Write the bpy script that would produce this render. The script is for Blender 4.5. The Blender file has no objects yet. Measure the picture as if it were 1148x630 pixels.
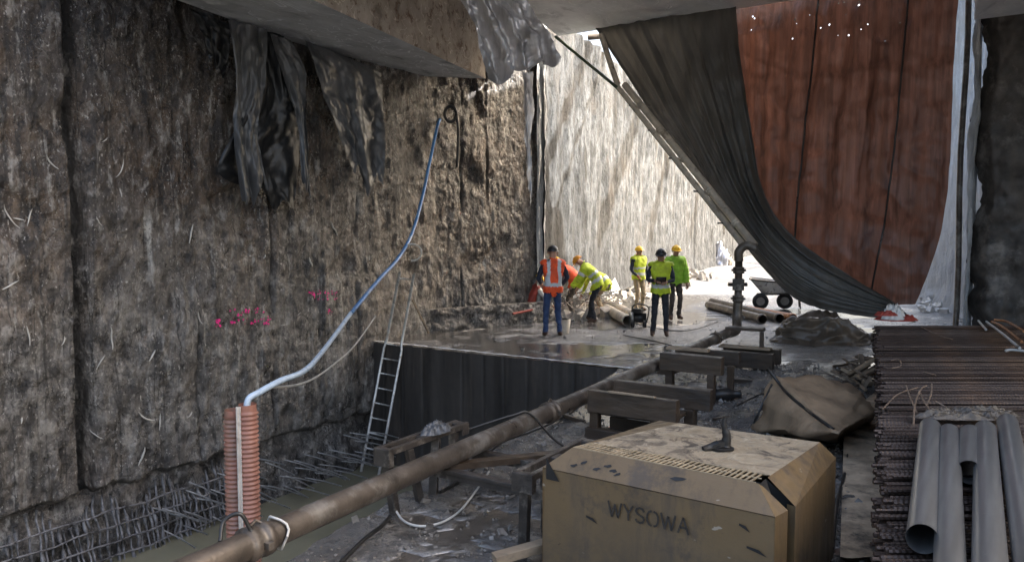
import bpy, bmesh, math, random
from mathutils import Vector, Matrix, noise, Quaternion
random.seed(7)
R = math.radians
scene = bpy.context.scene
COL = scene.collection
rnd = random.uniform

# ------------------------------------------------------------------ camera
CAM = Vector((0, 0, 2.2)); FPX = 870.0; YAW = R(32.9); PITCH = math.atan(60/870)
cam = bpy.data.cameras.new('camera'); cam_o = bpy.data.objects.new('camera', cam); COL.objects.link(cam_o)
cam.sensor_width = 36; cam.lens = 36*FPX/1148; cam.clip_end = 1000; cam.clip_start = .05
cam_o.location = CAM; cam_o.rotation_euler = (R(90)-PITCH, 0, YAW)
scene.camera = cam_o; EXPO = 6.2
FWD = Vector((-math.sin(YAW), math.cos(YAW), 0)); RGT = Vector((math.cos(YAW), math.sin(YAW), 0))

def ray(u, v):                      # sight line of a photo point (level coordinates, forward = 1)
    return FWD + RGT*((u-574)/FPX) + Vector((0, 0, (255-v)/FPX))
def G(u, v, z=0.0):                 # where it meets height z
    r = ray(u, v); return CAM + r*((z-CAM.z)/r.z)
def PY(u, v, y):                    # where it meets the upright plane at y
    r = ray(u, v); return CAM + r*(y/r.y)
def PX(u, v, x):
    r = ray(u, v); return CAM + r*(x/r.x)
def D(u, v, d): return CAM + ray(u, v)*d

# ------------------------------------------------------------------ node materials
class NT:
    def __init__(s, name):
        s.m = bpy.data.materials.new(name); s.m.use_nodes = True
        s.t = s.m.node_tree; s.b = s.t.nodes['Principled BSDF']; s.out = s.t.nodes['Material Output']
        s.co = s.n('ShaderNodeTexCoord').outputs['Object']
    def n(s, typ, **kw):
        x = s.t.nodes.new(typ)
        for k, v in kw.items(): setattr(x, k, v)
        return x
    def put(s, sock, v):
        if hasattr(v, 'is_linked') or isinstance(v, bpy.types.NodeSocket): s.t.links.new(v, sock)
        elif isinstance(v, (tuple, list)) and len(v) == 3 and sock.type == 'RGBA': sock.default_value = (*v, 1)
        else: sock.default_value = v
    def mapped(s, scale=(1, 1, 1), rot=(0, 0, 0), loc=(0, 0, 0)):
        x = s.n('ShaderNodeMapping'); s.put(x.inputs['Vector'], s.co)
        x.inputs['Scale'].default_value = scale; x.inputs['Rotation'].default_value = rot; x.inputs['Location'].default_value = loc
        return x.outputs[0]
    def noise(s, scale=5, detail=6, rough=.55, stretch=(1, 1, 1), dist=0, loc=(0, 0, 0)):
        x = s.n('ShaderNodeTexNoise'); s.put(x.inputs['Vector'], s.mapped(stretch, loc=loc))
        for k, v in (('Scale', scale), ('Detail', detail), ('Roughness', rough), ('Distortion', dist)): x.inputs[k].default_value = v
        return x.outputs['Fac']
    def vor(s, scale=5, stretch=(1, 1, 1), feature='F1'):
        x = s.n('ShaderNodeTexVoronoi', feature=feature); s.put(x.inputs['Vector'], s.mapped(stretch)); x.inputs['Scale'].default_value = scale
        return x.outputs['Distance']
    def rng(s, f, a, b, c=0, d=1):
        x = s.n('ShaderNodeMapRange'); s.put(x.inputs[0], f)
        for i, v in enumerate((a, b, c, d)): x.inputs[i+1].default_value = v
        return x.outputs[0]
    def math(s, op, a, b=0.0):
        x = s.n('ShaderNodeMath', operation=op); s.put(x.inputs[0], a); s.put(x.inputs[1], b); return x.outputs[0]
    def mix(s, f, a, b, mode='MIX'):
        x = s.n('ShaderNodeMix', data_type='RGBA', blend_type=mode)
        s.put(x.inputs[0], f); s.put(x.inputs[6], a); s.put(x.inputs[7], b); return x.outputs[2]
    def ramp(s, f, stops):
        x = s.n('ShaderNodeValToRGB'); s.put(x.inputs[0], f); e = x.color_ramp.elements
        while len(e) < len(stops): e.new(.5)
        for q, (p, c) in zip(e, stops): q.position = p; q.color = (*c, 1)
        return x.outputs[0]
    def attr(s, name):
        x = s.n('ShaderNodeAttribute'); x.attribute_name = name; return x.outputs['Fac']
    def bump(s, h, strength=.5, dist=.02, prev=None):
        x = s.n('ShaderNodeBump'); s.put(x.inputs['Height'], h); x.inputs['Strength'].default_value = strength; x.inputs['Distance'].default_value = dist
        if prev is not None: s.put(x.inputs['Normal'], prev)
        return x.outputs[0]
    def done(s, col, rough=.7, normal=None, metal=0.0, spec=.5):
        s.put(s.b.inputs['Base Color'], col); s.put(s.b.inputs['Roughness'], rough); s.put(s.b.inputs['Metallic'], metal)
        s.put(s.b.inputs['Specular IOR Level'], spec)
        if normal is not None: s.put(s.b.inputs['Normal'], normal)
        return s.m

def simple(name, c, var=.35, scale=8, rough=.7, bump=.3, bscale=40, metal=0.0, dirt=None, dirt_lo=.5, stretch=(1, 1, 1), spec=.5):
    """a plain surface that is never quite uniform: two-tone noise, optional dirt, fine bump"""
    t = NT(name)
    f = t.noise(scale, 7, .6, stretch)
    col = t.mix(t.rng(f, .3, .7), tuple(x*(1-var) for x in c), tuple(min(1, x*(1+var)) for x in c))
    if dirt:
        g = t.noise(scale*.45, 9, .7, stretch, loc=(3, 7, 1))
        col = t.mix(t.rng(g, dirt_lo, dirt_lo+.12), col, dirt)
    rg = t.rng(t.noise(scale*1.7, 5), .3, .7, max(.03, rough-.15), min(1, rough+.15))
    return t.done(col, rg, t.bump(t.noise(bscale, 5, .6, stretch), bump, .01), metal, spec)

def mat_wall():
    t = NT('clay_smeared_concrete')
    big = t.noise(.55, 5, .6); mid = t.noise(3.2, 9, .68, (1, 1, .7)); fine = t.noise(22, 8, .7)
    col = t.ramp(mid, [(.28, (.014, .011, .009)), (.43, (.075, .064, .054)), (.56, (.19, .168, .145)), (.72, (.42, .39, .35))])
    sep = t.n('ShaderNodeSeparateXYZ'); t.put(sep.inputs[0], t.co); z = sep.outputs[2]
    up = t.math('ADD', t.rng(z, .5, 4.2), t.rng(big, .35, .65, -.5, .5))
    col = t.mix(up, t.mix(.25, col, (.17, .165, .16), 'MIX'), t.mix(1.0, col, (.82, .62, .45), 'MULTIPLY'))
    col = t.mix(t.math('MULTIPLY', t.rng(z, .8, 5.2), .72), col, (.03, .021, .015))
    # excavator drag marks running down the wall
    st = t.noise(9, 6, .6, (1, 1, .09), dist=.6)
    col = t.mix(t.rng(st, .58, .68, 0, .75), col, (.02, .016, .013))
    st2 = t.noise(12, 6, .6, (1, 1, .12), dist=.8, loc=(5, 2, 0))
    col = t.mix(t.rng(st2, .58, .68, 0, .7), col, (.42, .40, .36))
    sj = t.noise(1.6, 4, .5, (1, 1, .02), loc=(4, 4, 0)); sjl = t.rng(t.math('ABSOLUTE', t.math('SUBTRACT', sj, .52)), .002, .012, 1, 0); col = t.mix(t.math('MULTIPLY', sjl, .8), col, (.016, .013, .01))
    dp = t.noise(3.3, 5, .6, (1, 1, .05), loc=(1, 6, 0)); col = t.mix(t.math('MULTIPLY', t.rng(dp, .60, .66), t.rng(t.noise(.8, 3, loc=(2, 2, 7)), .45, .6)), col, (.46, .44, .40))
    cr = t.vor(5.5, (1, 1, .75), 'DISTANCE_TO_EDGE'); crk = t.math('MULTIPLY', t.rng(cr, .0, .05, 1, 0), t.rng(t.noise(2.2, 5, .6, loc=(7, 2, 9)), .46, .58))
    col = t.mix(t.math('MULTIPLY', crk, .85), col, (.012, .01, .008))
    sp = t.noise(34, 4, .6, (1, 1, .6), loc=(2, 5, 8)); col = t.mix(t.rng(sp, .60, .70, 0, .85), col, (.56, .53, .48)); col = t.mix(t.rng(sp, .40, .30, 0, .85), col, (.012, .01, .008))  # highlight specks and dark pits painted into the colour
    # pale scraps and roots stuck in the face
    sq = t.noise(3.4, 2, .5, (1, 1, .8), dist=1.6, loc=(1, 9, 4))
    ln = t.rng(t.math('ABSOLUTE', t.math('SUBTRACT', sq, .5)), .004, .011, 1, 0)
    gate = t.rng(t.noise(2.6, 3, .5, loc=(8, 1, 2)), .52, .57)
    col = t.mix(t.math('MULTIPLY', t.math('MULTIPLY', ln, gate), .3), col, (.45, .42, .37))
    col = t.mix(t.rng(fine, .62, .75, 0, .7), col, (.4, .37, .33))
    col = t.mix(t.rng(t.noise(7, 8, .75, loc=(4, 4, 4)), .56, .66, 0, .8), col, (.012, .01, .008))
    col = t.mix(t.rng(t.attr('deep'), .15, .9), col, (.006, .005, .004))
    hf = t.noise(4.6, 8, .64, (1, 1, .62), loc=(6, 6, 6))
    col = t.mix(t.rng(hf, .47, .38, 0, .85), col, (.014, .011, .009)); col = t.mix(t.rng(hf, .56, .66, 0, .6), col, (.44, .41, .37))  # shadow pockets and lit ridges painted to follow the bump
    n = t.bump(hf, 1.0, .12); n = t.bump(fine, 1.0, .035, n); n = t.bump(cr, .6, .06, n); 
    return t.done(col, t.rng(t.noise(1.7, 5, .6, loc=(3, 1, 6)), .4, .6, .16, .5), n, 0, .8)

def mat_bright_wall(name='pale_trench_concrete', k=1.0):
    t = NT(name)
    mid = t.noise(2.6, 10, .74, (1, 1, .4)); st = t.noise(4.5, 5, .55, (1, 1, .09), dist=.8)
    col = t.ramp(mid, [(.34, (.014, .0145, .015)), (.46, (.055, .059, .063)), (.60, (.155, .165, .175))])
    col = t.mix(t.rng(st, .56, .68, 0, .6), col, (.07, .062, .052))
    bl = t.noise(.9, 8, .7, (1, 1, .45), dist=1.0, loc=(3, 8, 2)); col = t.mix(t.rng(bl, .52, .62, 0, .65), col, (.11, .10, .09))
    st3 = t.noise(2.0, 5, .6, (1, 1, .05), loc=(9, 1, 1)); col = t.mix(t.rng(st3, .58, .66, 0, .8), col, (.045, .04, .034))
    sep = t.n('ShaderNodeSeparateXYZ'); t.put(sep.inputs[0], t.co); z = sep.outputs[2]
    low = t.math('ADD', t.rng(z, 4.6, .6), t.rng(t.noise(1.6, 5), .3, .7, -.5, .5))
    col = t.mix(t.math('MULTIPLY', t.math('MAXIMUM', low, 0.0), .85), col, (.040, .041, .042))  # shadow band and mud along the wall foot, painted greyer
    col = t.mix(t.rng(t.noise(11, 8, .74, (1, 1, .4)), .55, .64, 0, .85), col, (.04, .043, .036))
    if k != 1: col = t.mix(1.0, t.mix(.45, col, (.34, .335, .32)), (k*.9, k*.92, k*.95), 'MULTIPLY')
    n = t.bump(st, .6, .06); n = t.bump(t.noise(9, 9, .74, (1, 1, .6)), 1.0, .12, n)
    return t.done(col, .8, n, 0, .3)

def mat_concrete(name, a, b, bumpd=.03, wrinkle=(1, 1, 1), rust=False):
    t = NT(name)
    f = t.noise(2.4, 9, .65, wrinkle); g = t.noise(1.1, 6, .6, wrinkle, dist=1.5, loc=(2, 2, 2))
    col = t.mix(t.rng(f, .3, .7), a, b)
    col = t.mix(t.rng(g, .58, .68, 0, .7), col, tuple(x*(.7 if a[0] > .5 else .42) for x in a))
    sq = t.noise(2.1, 2, .5, wrinkle, dist=1.2, loc=(1, 9, 4))
    ln = t.rng(t.math('ABSOLUTE', t.math('SUBTRACT', sq, .5)), .003, .010, 1, 0)
    col = t.mix(t.math('MULTIPLY', ln, .5), col, tuple(min(1, x*1.7) for x in b))
    if rust: col = t.mix(t.rng(t.noise(5, 8, .75, loc=(6, 3, 1)), .53, .62, 0, .8), col, (.10, .042, .016))
    n = t.bump(g, .6, bumpd); n = t.bump(t.noise(16, 8, .7), .6, .012, n); n = t.bump(ln, .5, .015, n)
    return t.done(col, .75, n, 0, .4)

def mat_ground():
    t = NT('wet_mud')
    mid = t.noise(1.4, 9, .66); fine = t.noise(18, 9, .7)
    col = t.ramp(mid, [(.32, (.03, .025, .021)), (.5, (.13, .112, .093)), (.66, (.30, .27, .235))])
    col = t.mix(t.rng(t.noise(13, 8, .75, loc=(5, 5, 5)), .50, .58, 0, .8), col, (.02, .016, .013))
    sep = t.n('ShaderNodeSeparateXYZ'); t.put(sep.inputs[0], t.co)
    far = t.math('MAXIMUM', t.rng(sep.outputs[1], 9.5, 15), t.rng(sep.outputs[1], 1.5, -.5))  # ground behind the camera is paled to bounce light
    col = t.mix(t.math('MULTIPLY', far, .75), col, t.mix(t.rng(sep.outputs[1], 16.5, 22), (.27, .265, .255), (.06, .063, .066)))  # wet glare near the opening painted paler, sunlit far floor darkened
    col = t.mix(t.rng(t.noise(2.3, 8, .7, loc=(2, 7, 3)), .56, .66, 0, .6), col, (.055, .05, .045))
    wet = t.attr('wet')
    col = t.mix(t.math('MULTIPLY', wet, .45), col, (.05, .043, .036))
    rg = t.math('SUBTRACT', t.rng(t.noise(5, 6), .35, .65, .10, .26), t.math('MULTIPLY', wet, .2))
    rg = t.math('MAXIMUM', t.math('ADD', rg, t.rng(sep.outputs[1], 17.5, 25, 0, .32)), .045)
    t.b.inputs['IOR'].default_value = 2.0
    dry = t.math('SUBTRACT', 1.0, t.math('MULTIPLY', wet, .965))
    h = t.math('MULTIPLY', t.math('ADD', t.noise(11, 9, .72), t.math('MULTIPLY', fine, .5)), dry)
    return t.done(col, rg, t.bump(t.math('MULTIPLY', t.noise(42, 4, .6), dry), .7, .018, t.bump(h, 1.0, .10)), 0, .9)

def mat_water():
    t = NT('murky_water')
    return t.done(t.mix(t.noise(1.5, 4), (.20, .185, .125), (.30, .28, .19)), .08, t.bump(t.noise(5, 3, .5), .12, .02), 0, .5)

def mat_tarp(name, c, trans=None, tfac=.3, rough=.45, streak=None, bump=.5, holes=False, metal=0.0):
    t = NT(name)
    f = t.noise(2.2, 7, .6, (1, 1, .25))
    col = t.mix(t.rng(f, .3, .7), tuple(x*.55 for x in c), tuple(x*1.5 for x in c))
    if streak:
        st = t.noise(9, 6, .62, (1, 1, .022))
        col = t.mix(t.rng(st, .44, .56, 0, .95), col, streak); col = t.mix(t.rng(t.noise(5, 6, .6, (1, 1, .03), loc=(4, 0, 2)), .56, .68, 0, .5), col, (.24, .135, .10))
    col = t.mix(t.rng(t.noise(9, 8, .75), .6, .72, 0, .4), col, (.13, .12, .105))
    n = t.bump(t.vor(1.5, (1, 1, .45), 'DISTANCE_TO_EDGE'), bump*.35, .05); n = t.bump(t.vor(4, (1, 1, .7), 'DISTANCE_TO_EDGE'), bump*.2, .02, n); n = t.bump(t.noise(4, 6, .6, (1, 1, .3), dist=.7), bump, .03, n); n = t.bump(t.noise(20, 4, .5, dist=1.0), .25, .012, n)
    t.done(col, rough, n, metal, .5)
    if trans:
        tr = t.n('ShaderNodeBsdfTranslucent')
        st = t.noise(5, 7, .65, (1, 1, .04), loc=(2, 0, 0))
        t.put(tr.inputs['Color'], t.mix(t.rng(st, .36, .66), tuple(x*.35 for x in trans), trans))
        mx = t.n('ShaderNodeMixShader'); mx.inputs[0].default_value = tfac
        t.t.links.new(t.b.outputs[0], mx.inputs[1]); t.t.links.new(tr.outputs[0], mx.inputs[2])
        sh = mx.outputs[0]
        if holes:      # pin holes let the daylight through
            tp = t.n('ShaderNodeBsdfTransparent'); m2 = t.n('ShaderNodeMixShader')
            v = t.math('MULTIPLY', t.rng(t.vor(5.5), .0, .24, 1, 0), t.rng(t.noise(7, 2, .5, loc=(3, 3, 9)), .3, .7, .3, 1.15))
            sep = t.n('ShaderNodeSeparateXYZ'); t.put(sep.inputs[0], t.co)
            v = t.math('MULTIPLY', v, t.rng(t.math('ADD', t.noise(1.3, 3), t.rng(sep.outputs[2], 3, 6.5, -.25, .12)), .50, .56))
            t.put(m2.inputs[0], t.math('GREATER_THAN', v, .5))
            t.t.links.new(sh, m2.inputs[1]); t.t.links.new(tp.outputs[0], m2.inputs[2]); sh = m2.outputs[0]
        t.t.links.new(sh, t.out.inputs['Surface'])
    return t.m

def mat_steelpipe():
    t = NT('dull_steel_pipe')
    l = t.noise(22, 4, .55, (1, .05, 1)); b = t.noise(2.2, 5, .55, (1, .35, 1), loc=(2, 9, 4))
    col = t.mix(t.rng(l, .3, .7), (.20, .20, .195), (.30, .30, .295)); col = t.mix(t.rng(b, .50, .75, 0, .6), col, (.12, .11, .095))
    sp = t.noise(26, 6, .7, loc=(4, 1, 1)); col = t.mix(t.rng(sp, .66, .72, 0, .7), col, (.36, .33, .28))
    return t.done(col, t.rng(b, .3, .7, .26, .42), t.bump(l, .06, .004), .65, .5)
def mat_lid():
    t = NT('muddy_steel_lid')
    a = t.noise(2.4, 9, .7, dist=1.4); b = t.noise(6.5, 9, .74, dist=.8, loc=(3, 1, 7))
    col = t.mix(t.rng(a, .35, .65), (.22, .165, .10), (.44, .36, .255))
    col = t.mix(t.rng(a, .50, .58, 0, .8), col, (.07, .052, .036))
    col = t.mix(t.rng(b, .54, .62, 0, .85), col, (.045, .033, .024)); col = t.mix(t.rng(b, .42, .36, 0, .7), col, (.50, .42, .31))
    n = t.bump(a, .6, .03); n = t.bump(b, .7, .015, n); n = t.bump(t.noise(45, 6, .7), .4, .005, n)
    return t.done(col, t.rng(b, .35, .6, .3, .75), n, 0, .5)
def mat_cabinet():
    t = NT('tan_painted_steel')
    col = t.mix(t.noise(1.2, 4), (.125, .080, .036), (.175, .115, .054))
    dr = t.noise(6, 8, .7, (1, 1, .22)); col = t.mix(t.rng(dr, .50, .66, 0, .75), col, (.085, .063, .042))
    bl = t.noise(2.1, 9, .72, loc=(4, 2, 1)); col = t.mix(t.rng(bl, .54, .62, 0, .75), col, (.065, .048, .033))
    sep = t.n('ShaderNodeSeparateXYZ'); t.put(sep.inputs[0], t.co)
    lo = t.math('MULTIPLY', t.rng(sep.outputs[2], .5, .15), t.rng(t.noise(4, 7, .7, loc=(8, 8, 1)), .35, .6)); col = t.mix(t.math('MULTIPLY', lo, .7), col, (.06, .047, .035))
    sc = t.noise(19, 3, .5, (.35, .35, 1), loc=(1, 5, 2)); col = t.mix(t.rng(sc, .70, .73, 0, .8), col, (.36, .31, .24)); 
    ch = t.noise(9, 9, .75, loc=(7, 7, 3)); col = t.mix(t.rng(ch, .66, .69, 0, .9), col, (.03, .018, .012))
    n = t.bump(t.noise(1.6, 3), .35, .05); n = t.bump(t.noise(40, 6), .15, .005, n); n = t.bump(ch, .3, .01, n)
    return t.done(col, t.rng(dr, .4, .65, .42, .7), n, 0, .5)

M = dict(
    wall=mat_wall(), bright=mat_bright_wall(), shade_lightened_wall=mat_bright_wall('shade_lightened_concrete', 3.2), ground=mat_ground(), water=mat_water(),  # second pale concrete is a copy lightened to make up for shade
    slab=mat_concrete('pale_slab_soffit', (.66, .66, .655), (.86, .86, .855), .05, (1, .5, 1)),
    beam=mat_concrete('grey_beam_soffit', (.32, .325, .33), (.56, .57, .58), .07, (1.2, .5, 1)),
    beamside=mat_concrete('rusty_beam_side', (.26, .21, .165), (.48, .41, .34), .05, (1, 1, 1), True),
    dark=simple('shade_darkened_clay', (.05, .042, .035), .7, 3, .6, 1.0, 9, dirt=(.17, .15, .13), dirt_lo=.55),  # end wall's shade darkened into the clay colour
    pit=simple('dark_steel_sheeting', (.042, .036, .031), .6, 4, .6, .35, 12, dirt=(.10, .078, .06), dirt_lo=.54, stretch=(1, 1, .1)),
    tarp_black=mat_tarp('black_plastic_sheet', (.010, .011, .012), rough=.42, bump=.8),
    tarp_grey=mat_tarp('grey_plastic_sheet', (.075, .077, .08), rough=.33, bump=.9),
    foil=mat_tarp('silvery_foil', (.62, .62, .65), (.9, .92, .97), .25, rough=.16, bump=1.0, metal=.75),
    curtain_grey=mat_tarp('charcoal_curtain', (.075, .072, .064), (.08, .074, .064), .25, rough=.36),
    curtain_brown=mat_tarp('rust_brown_curtain', (.092, .050, .037), (.34, .135, .08), .30, rough=.42, streak=(.022, .012, .009), bump=.8, holes=True),
    tarp_brown=mat_tarp('muddy_tarpaulin', (.25, .172, .103), rough=.6, bump=1.0),
    tarp_dark=mat_tarp('dark_muddy_tarpaulin', (.085, .066, .048), rough=.38, bump=1.0),
    pipe=simple('muddy_brown_steel', (.085, .068, .053), .45, 5, .42, .35, 30, .35, dirt=(.20, .18, .155), dirt_lo=.50),
    creampipe=simple('dusty_cream_pipe', (.50, .44, .35), .3, 6, .5, .2, 25, 0, dirt=(.12, .09, .06), dirt_lo=.56),
    steelpipe=mat_steelpipe(),
    inside=simple('pipe_inside', (.012, .011, .01), .4, 8, .9, .1),
    frame=simple('muddy_steel_frame', (.06, .05, .042), .4, 7, .45, .5, 35, .3, dirt=(.26, .23, .19), dirt_lo=.55),
    timber=simple('wet_dark_timber', (.055, .037, .023), .5, 6, .45, .6, 25, stretch=(.25, 1, 1), dirt=(.03, .022, .016), dirt_lo=.52),
    timber_lit=simple('pale_dirty_lit_timber', (.27, .20, .13), .4, 6, .7, .6, 25, stretch=(.3, 1, 1), dirt=(.08, .06, .04), dirt_lo=.52),  # pale planks, and lit crib tops painted as lighter wood
    cabinet=mat_cabinet(),
    cabtop=mat_lid(), grillebar=simple('worn_tan_bars', (.30, .235, .15), .4, 12, .45, .3, 40, dirt=(.06, .045, .03), dirt_lo=.58),
    black=simple('matt_black', (.012, .011, .01), .3, 8, .6, .1),
    grate=simple('worn_grating', (.22, .2, .17), .4, 12, .35, .3, 50, .6),
    rebar=simple('ribbed_rusty_steel', (.05, .034, .027), .5, 4, .45, .3, 60, .4, dirt=(.10, .058, .035), dirt_lo=.55, stretch=(.3, .3, 1)),
    rod=simple('pale_rusty_rod', (.24, .17, .12), .4, 9, .5, .3, 60, .3),
    copper=simple('orange_rusty_rod', (.34, .15, .06), .4, 9, .5, .3, 60, .3),
    meshbar=simple('clay_coated_bars', (.19, .185, .19), .6, 9, .4, .7, 40, .2, dirt=(.03, .026, .022), dirt_lo=.5),
    duct=simple('terracotta_plastic', (.36, .165, .115), .2, 5, .45, .2, 40, 0, dirt=(.25, .15, .11), dirt_lo=.55),
    ductwhite=simple('pale_plastic', (.58, .52, .45), .2, 6, .5, .2, 40, 0, dirt=(.3, .24, .19), dirt_lo=.56),
    hose=simple('pale_blue_hose', (.07, .22, .50), .15, 5, .35, .1, dirt=(.4, .47, .56), dirt_lo=.55),
    hosewhite=simple('whitened_blue_hose', (.50, .60, .70), .15, 5, .35, .1),
    cable=simple('black_cable', (.018, .017, .016), .3, 5, .4, .1),
    wire=simple('pale_wire', (.5, .48, .44), .2, 5, .5, .1),
    alu=simple('scuffed_aluminium', (.55, .54, .51), .25, 6, .35, .2, 40, .5, dirt=(.2, .16, .12), dirt_lo=.56),
    pink=simple('pink_spray_paint', (.75, .03, .24), .3, 14, .7, .2),
    wood=simple('splintered_wood', (.17, .125, .085), .55, 7, .8, .6, 30, dirt=(.05, .036, .025), dirt_lo=.54),
    white=simple('dirty_white', (.62, .6, .56), .2, 8, .6, .2, dirt=(.25, .22, .19), dirt_lo=.57),
    red=simple('faded_red', (.30, .045, .03), .25, 8, .6, .3),
    green=simple('green_pole', (.07, .10, .06), .3, 8, .5, .2),
    rubber=simple('rubber', (.02, .02, .02), .3, 9, .8, .3),
    skin=simple('skin', (.45, .25, .17), .1, 12, .55, .1),
    orange=simple('orange_hivis', (.85, .09, .02), .3, 9, .65, .5, 14, dirt=(.28, .07, .03), dirt_lo=.6),
    yellow=simple('yellow_hivis', (.52, .64, .03), .3, 9, .65, .5, 14, dirt=(.20, .21, .06), dirt_lo=.6),
    lime=simple('lime_hivis', (.30, .56, .04), .3, 9, .65, .5, 14, dirt=(.12, .18, .06), dirt_lo=.6),
    strip=simple('reflective_strip', (.55, .58, .6), .15, 12, .35, .1),
    navy=simple('navy_cloth', (.018, .025, .045), .3, 9, .8, .5, 16),
    jeans=simple('blue_jeans', (.03, .055, .13), .35, 9, .85, .5, 16),
    darkcloth=simple('charcoal_cloth', (.022, .024, .03), .4, 9, .85, .5, 16),
    camo=simple('mud_stained_trousers', (.075, .06, .05), .6, 9, .85, .5, 16, dirt=(.02, .018, .017), dirt_lo=.5),
    beige=simple('beige_trousers', (.34, .27, .18), .25, 9, .85, .5, 16, dirt=(.16, .12, .085), dirt_lo=.56),
    bluecloth=simple('blue_jacket', (.06, .14, .42), .25, 9, .8, .5, 16),
    greycloth=simple('grey_cloth', (.3, .31, .34), .2, 9, .8, .5, 16),
    boot=simple('brown_boot', (.07, .035, .02), .3, 9, .6, .3, dirt=(.14, .11, .08), dirt_lo=.56),
    hat_black=simple('dark_helmet', (.025, .026, .028), .2, 5, .35, .05),
    hat_yellow=simple('yellow_helmet', (.85, .50, .02), .1, 5, .3, .05),
    hat_orange=simple('orange_helmet', (.72, .30, .03), .1, 5, .3, .05),
    glass=simple('device_screen', (.02, .022, .025), .2, 8, .12, .0),
)

# ------------------------------------------------------------------ mesh builder and tagging
class MB:
    def __init__(s): s.v = []; s.f = []; s.mi = []; s.smooth = []
    def add(s, vs, fs, mi=0, smooth=False):
        o = len(s.v); s.v += [Vector(x) for x in vs]
        for f in fs: s.f.append([i+o for i in f]); s.mi.append(mi); s.smooth.append(smooth)
        return s
    def hexa(s, p, mi=0):           # 8 corners: bottom ring then top ring
        return s.add(p, [(3, 2, 1, 0), (4, 5, 6, 7), (0, 1, 5, 4), (1, 2, 6, 5), (2, 3, 7, 6), (3, 0, 4, 7)], mi)
    def box(s, c, size, rz=0.0, mi=0, rot=None, jit=0.0):
        hx, hy, hz = size[0]/2, size[1]/2, size[2]/2
        m = rot if rot is not None else Matrix.Rotation(rz, 3, 'Z')
        ps = [(-hx, -hy, -hz), (hx, -hy, -hz), (hx, hy, -hz), (-hx, hy, -hz), (-hx, -hy, hz), (hx, -hy, hz), (hx, hy, hz), (-hx, hy, hz)]
        return s.hexa([Vector(c) + m @ (Vector(p)+Vector((rnd(-jit, jit), rnd(-jit, jit), rnd(-jit, jit)))) for p in ps], mi)
    def bar(s, a, b, w, h, mi=0, up=(0, 0, 1)):   # rectangular bar from a to b
        a = Vector(a); b = Vector(b); d = (b-a); L = d.length; d.normalize(); u = Vector(up)
        if abs(d.dot(u)) > .98: u = Vector((0, 1, 0))
        x = d.cross(u).normalized(); z = x.cross(d)
        rot = Matrix((x, d, z)).transposed()
        return s.box((a+b)/2, (w, L, h), rot=rot, mi=mi)
    def tube(s, pts, r, seg=10, mi=0, caps=True, smooth=True):
        pts = [Vector(p) for p in pts]; n = len(pts)
        rs = r if isinstance(r, (list, tuple)) else [r]*n
        t = [(pts[min(i+1, n-1)]-pts[max(i-1, 0)]).normalized() for i in range(n)]
        u = t[0].cross(Vector((0, 0, 1)))
        if u.length < .05: u = t[0].cross(Vector((1, 0, 0)))
        u.normalize(); vs = []
        for i in range(n):
            if i: u = (t[i-1].rotation_difference(t[i]) @ u); u = (u - t[i]*u.dot(t[i])).normalized()
            w = t[i].cross(u)
            for k in range(seg):
                a = 2*math.pi*k/seg; vs.append(pts[i] + (u*math.cos(a)+w*math.sin(a))*rs[i])
        fs = [(i*seg+k, i*seg+(k+1) % seg, (i+1)*seg+(k+1) % seg, (i+1)*seg+k) for i in range(n-1) for k in range(seg)]
        s.add(vs, fs, mi, smooth)
        if caps:
            o = len(s.v)-len(vs)
            s.f += [[o+k for k in range(seg)], [o+(n-1)*seg+k for k in range(seg)][::-1]]; s.mi += [mi, mi]; s.smooth += [False, False]
        return s
    def grid(s, fn, nu, nv, mi=0, smooth=True, flip=False):
        vs = [fn(i/nu, j/nv) for j in range(nv+1) for i in range(nu+1)]; w = nu+1
        fs = [(j*w+i, j*w+i+1, (j+1)*w+i+1, (j+1)*w+i) for j in range(nv) for i in range(nu)]
        if flip: fs = [f[::-1] for f in fs]
        return s.add(vs, fs, mi, smooth)
    def ball(s, c, r, nu=12, nv=8, mi=0):
        r = r if isinstance(r, (tuple, list)) else (r, r, r); c = Vector(c)
        return s.grid(lambda a, b: c+Vector((r[0]*math.sin(math.pi*b)*math.cos(2*math.pi*a), r[1]*math.sin(math.pi*b)*math.sin(2*math.pi*a), r[2]*math.cos(math.pi*b))), nu, nv, mi, True, True)
    def lumps(s, c, size, seed, nu=36, nv=22, amp=.3, ns=1.6, crease=0.0, flat=True):
        """a crumpled heap: a dome pushed about by noise, with sharp folds"""
        c = Vector(c); sz = Vector(size)
        def fn(a, b):
            r = b; ph = 2*math.pi*a
            th = math.pi*b*(.5 if flat else 1)
            d = Vector((math.sin(th)*math.cos(ph), math.sin(th)*math.sin(ph), math.cos(th)))
            q = Vector((d.x*ns, d.y*ns, d.z*ns*.6))+Vector((seed*3.1, seed*1.7, seed))
            k = 1+amp*noise.fractal(q, 1, 2, 3)
            fold = 0
            if crease:
                fold = crease*((1-abs(noise.noise(q*1.5)*2))**2-.45+.5*(1-abs(noise.noise(q*3.3+Vector((4, 2, 1)))*2))**2-.2)
            p = Vector((d.x*sz.x*k, d.y*sz.y*k, d.z*sz.z*k+fold*sz.z*.9*math.cos(th)**.5 if th < 1.57 else d.z*sz.z*k))
            return c+p+Vector((d.x, d.y, 0))*fold*.22*min(sz.x, sz.y)
        return s.grid(fn, nu, nv, 0, True, True)
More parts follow.
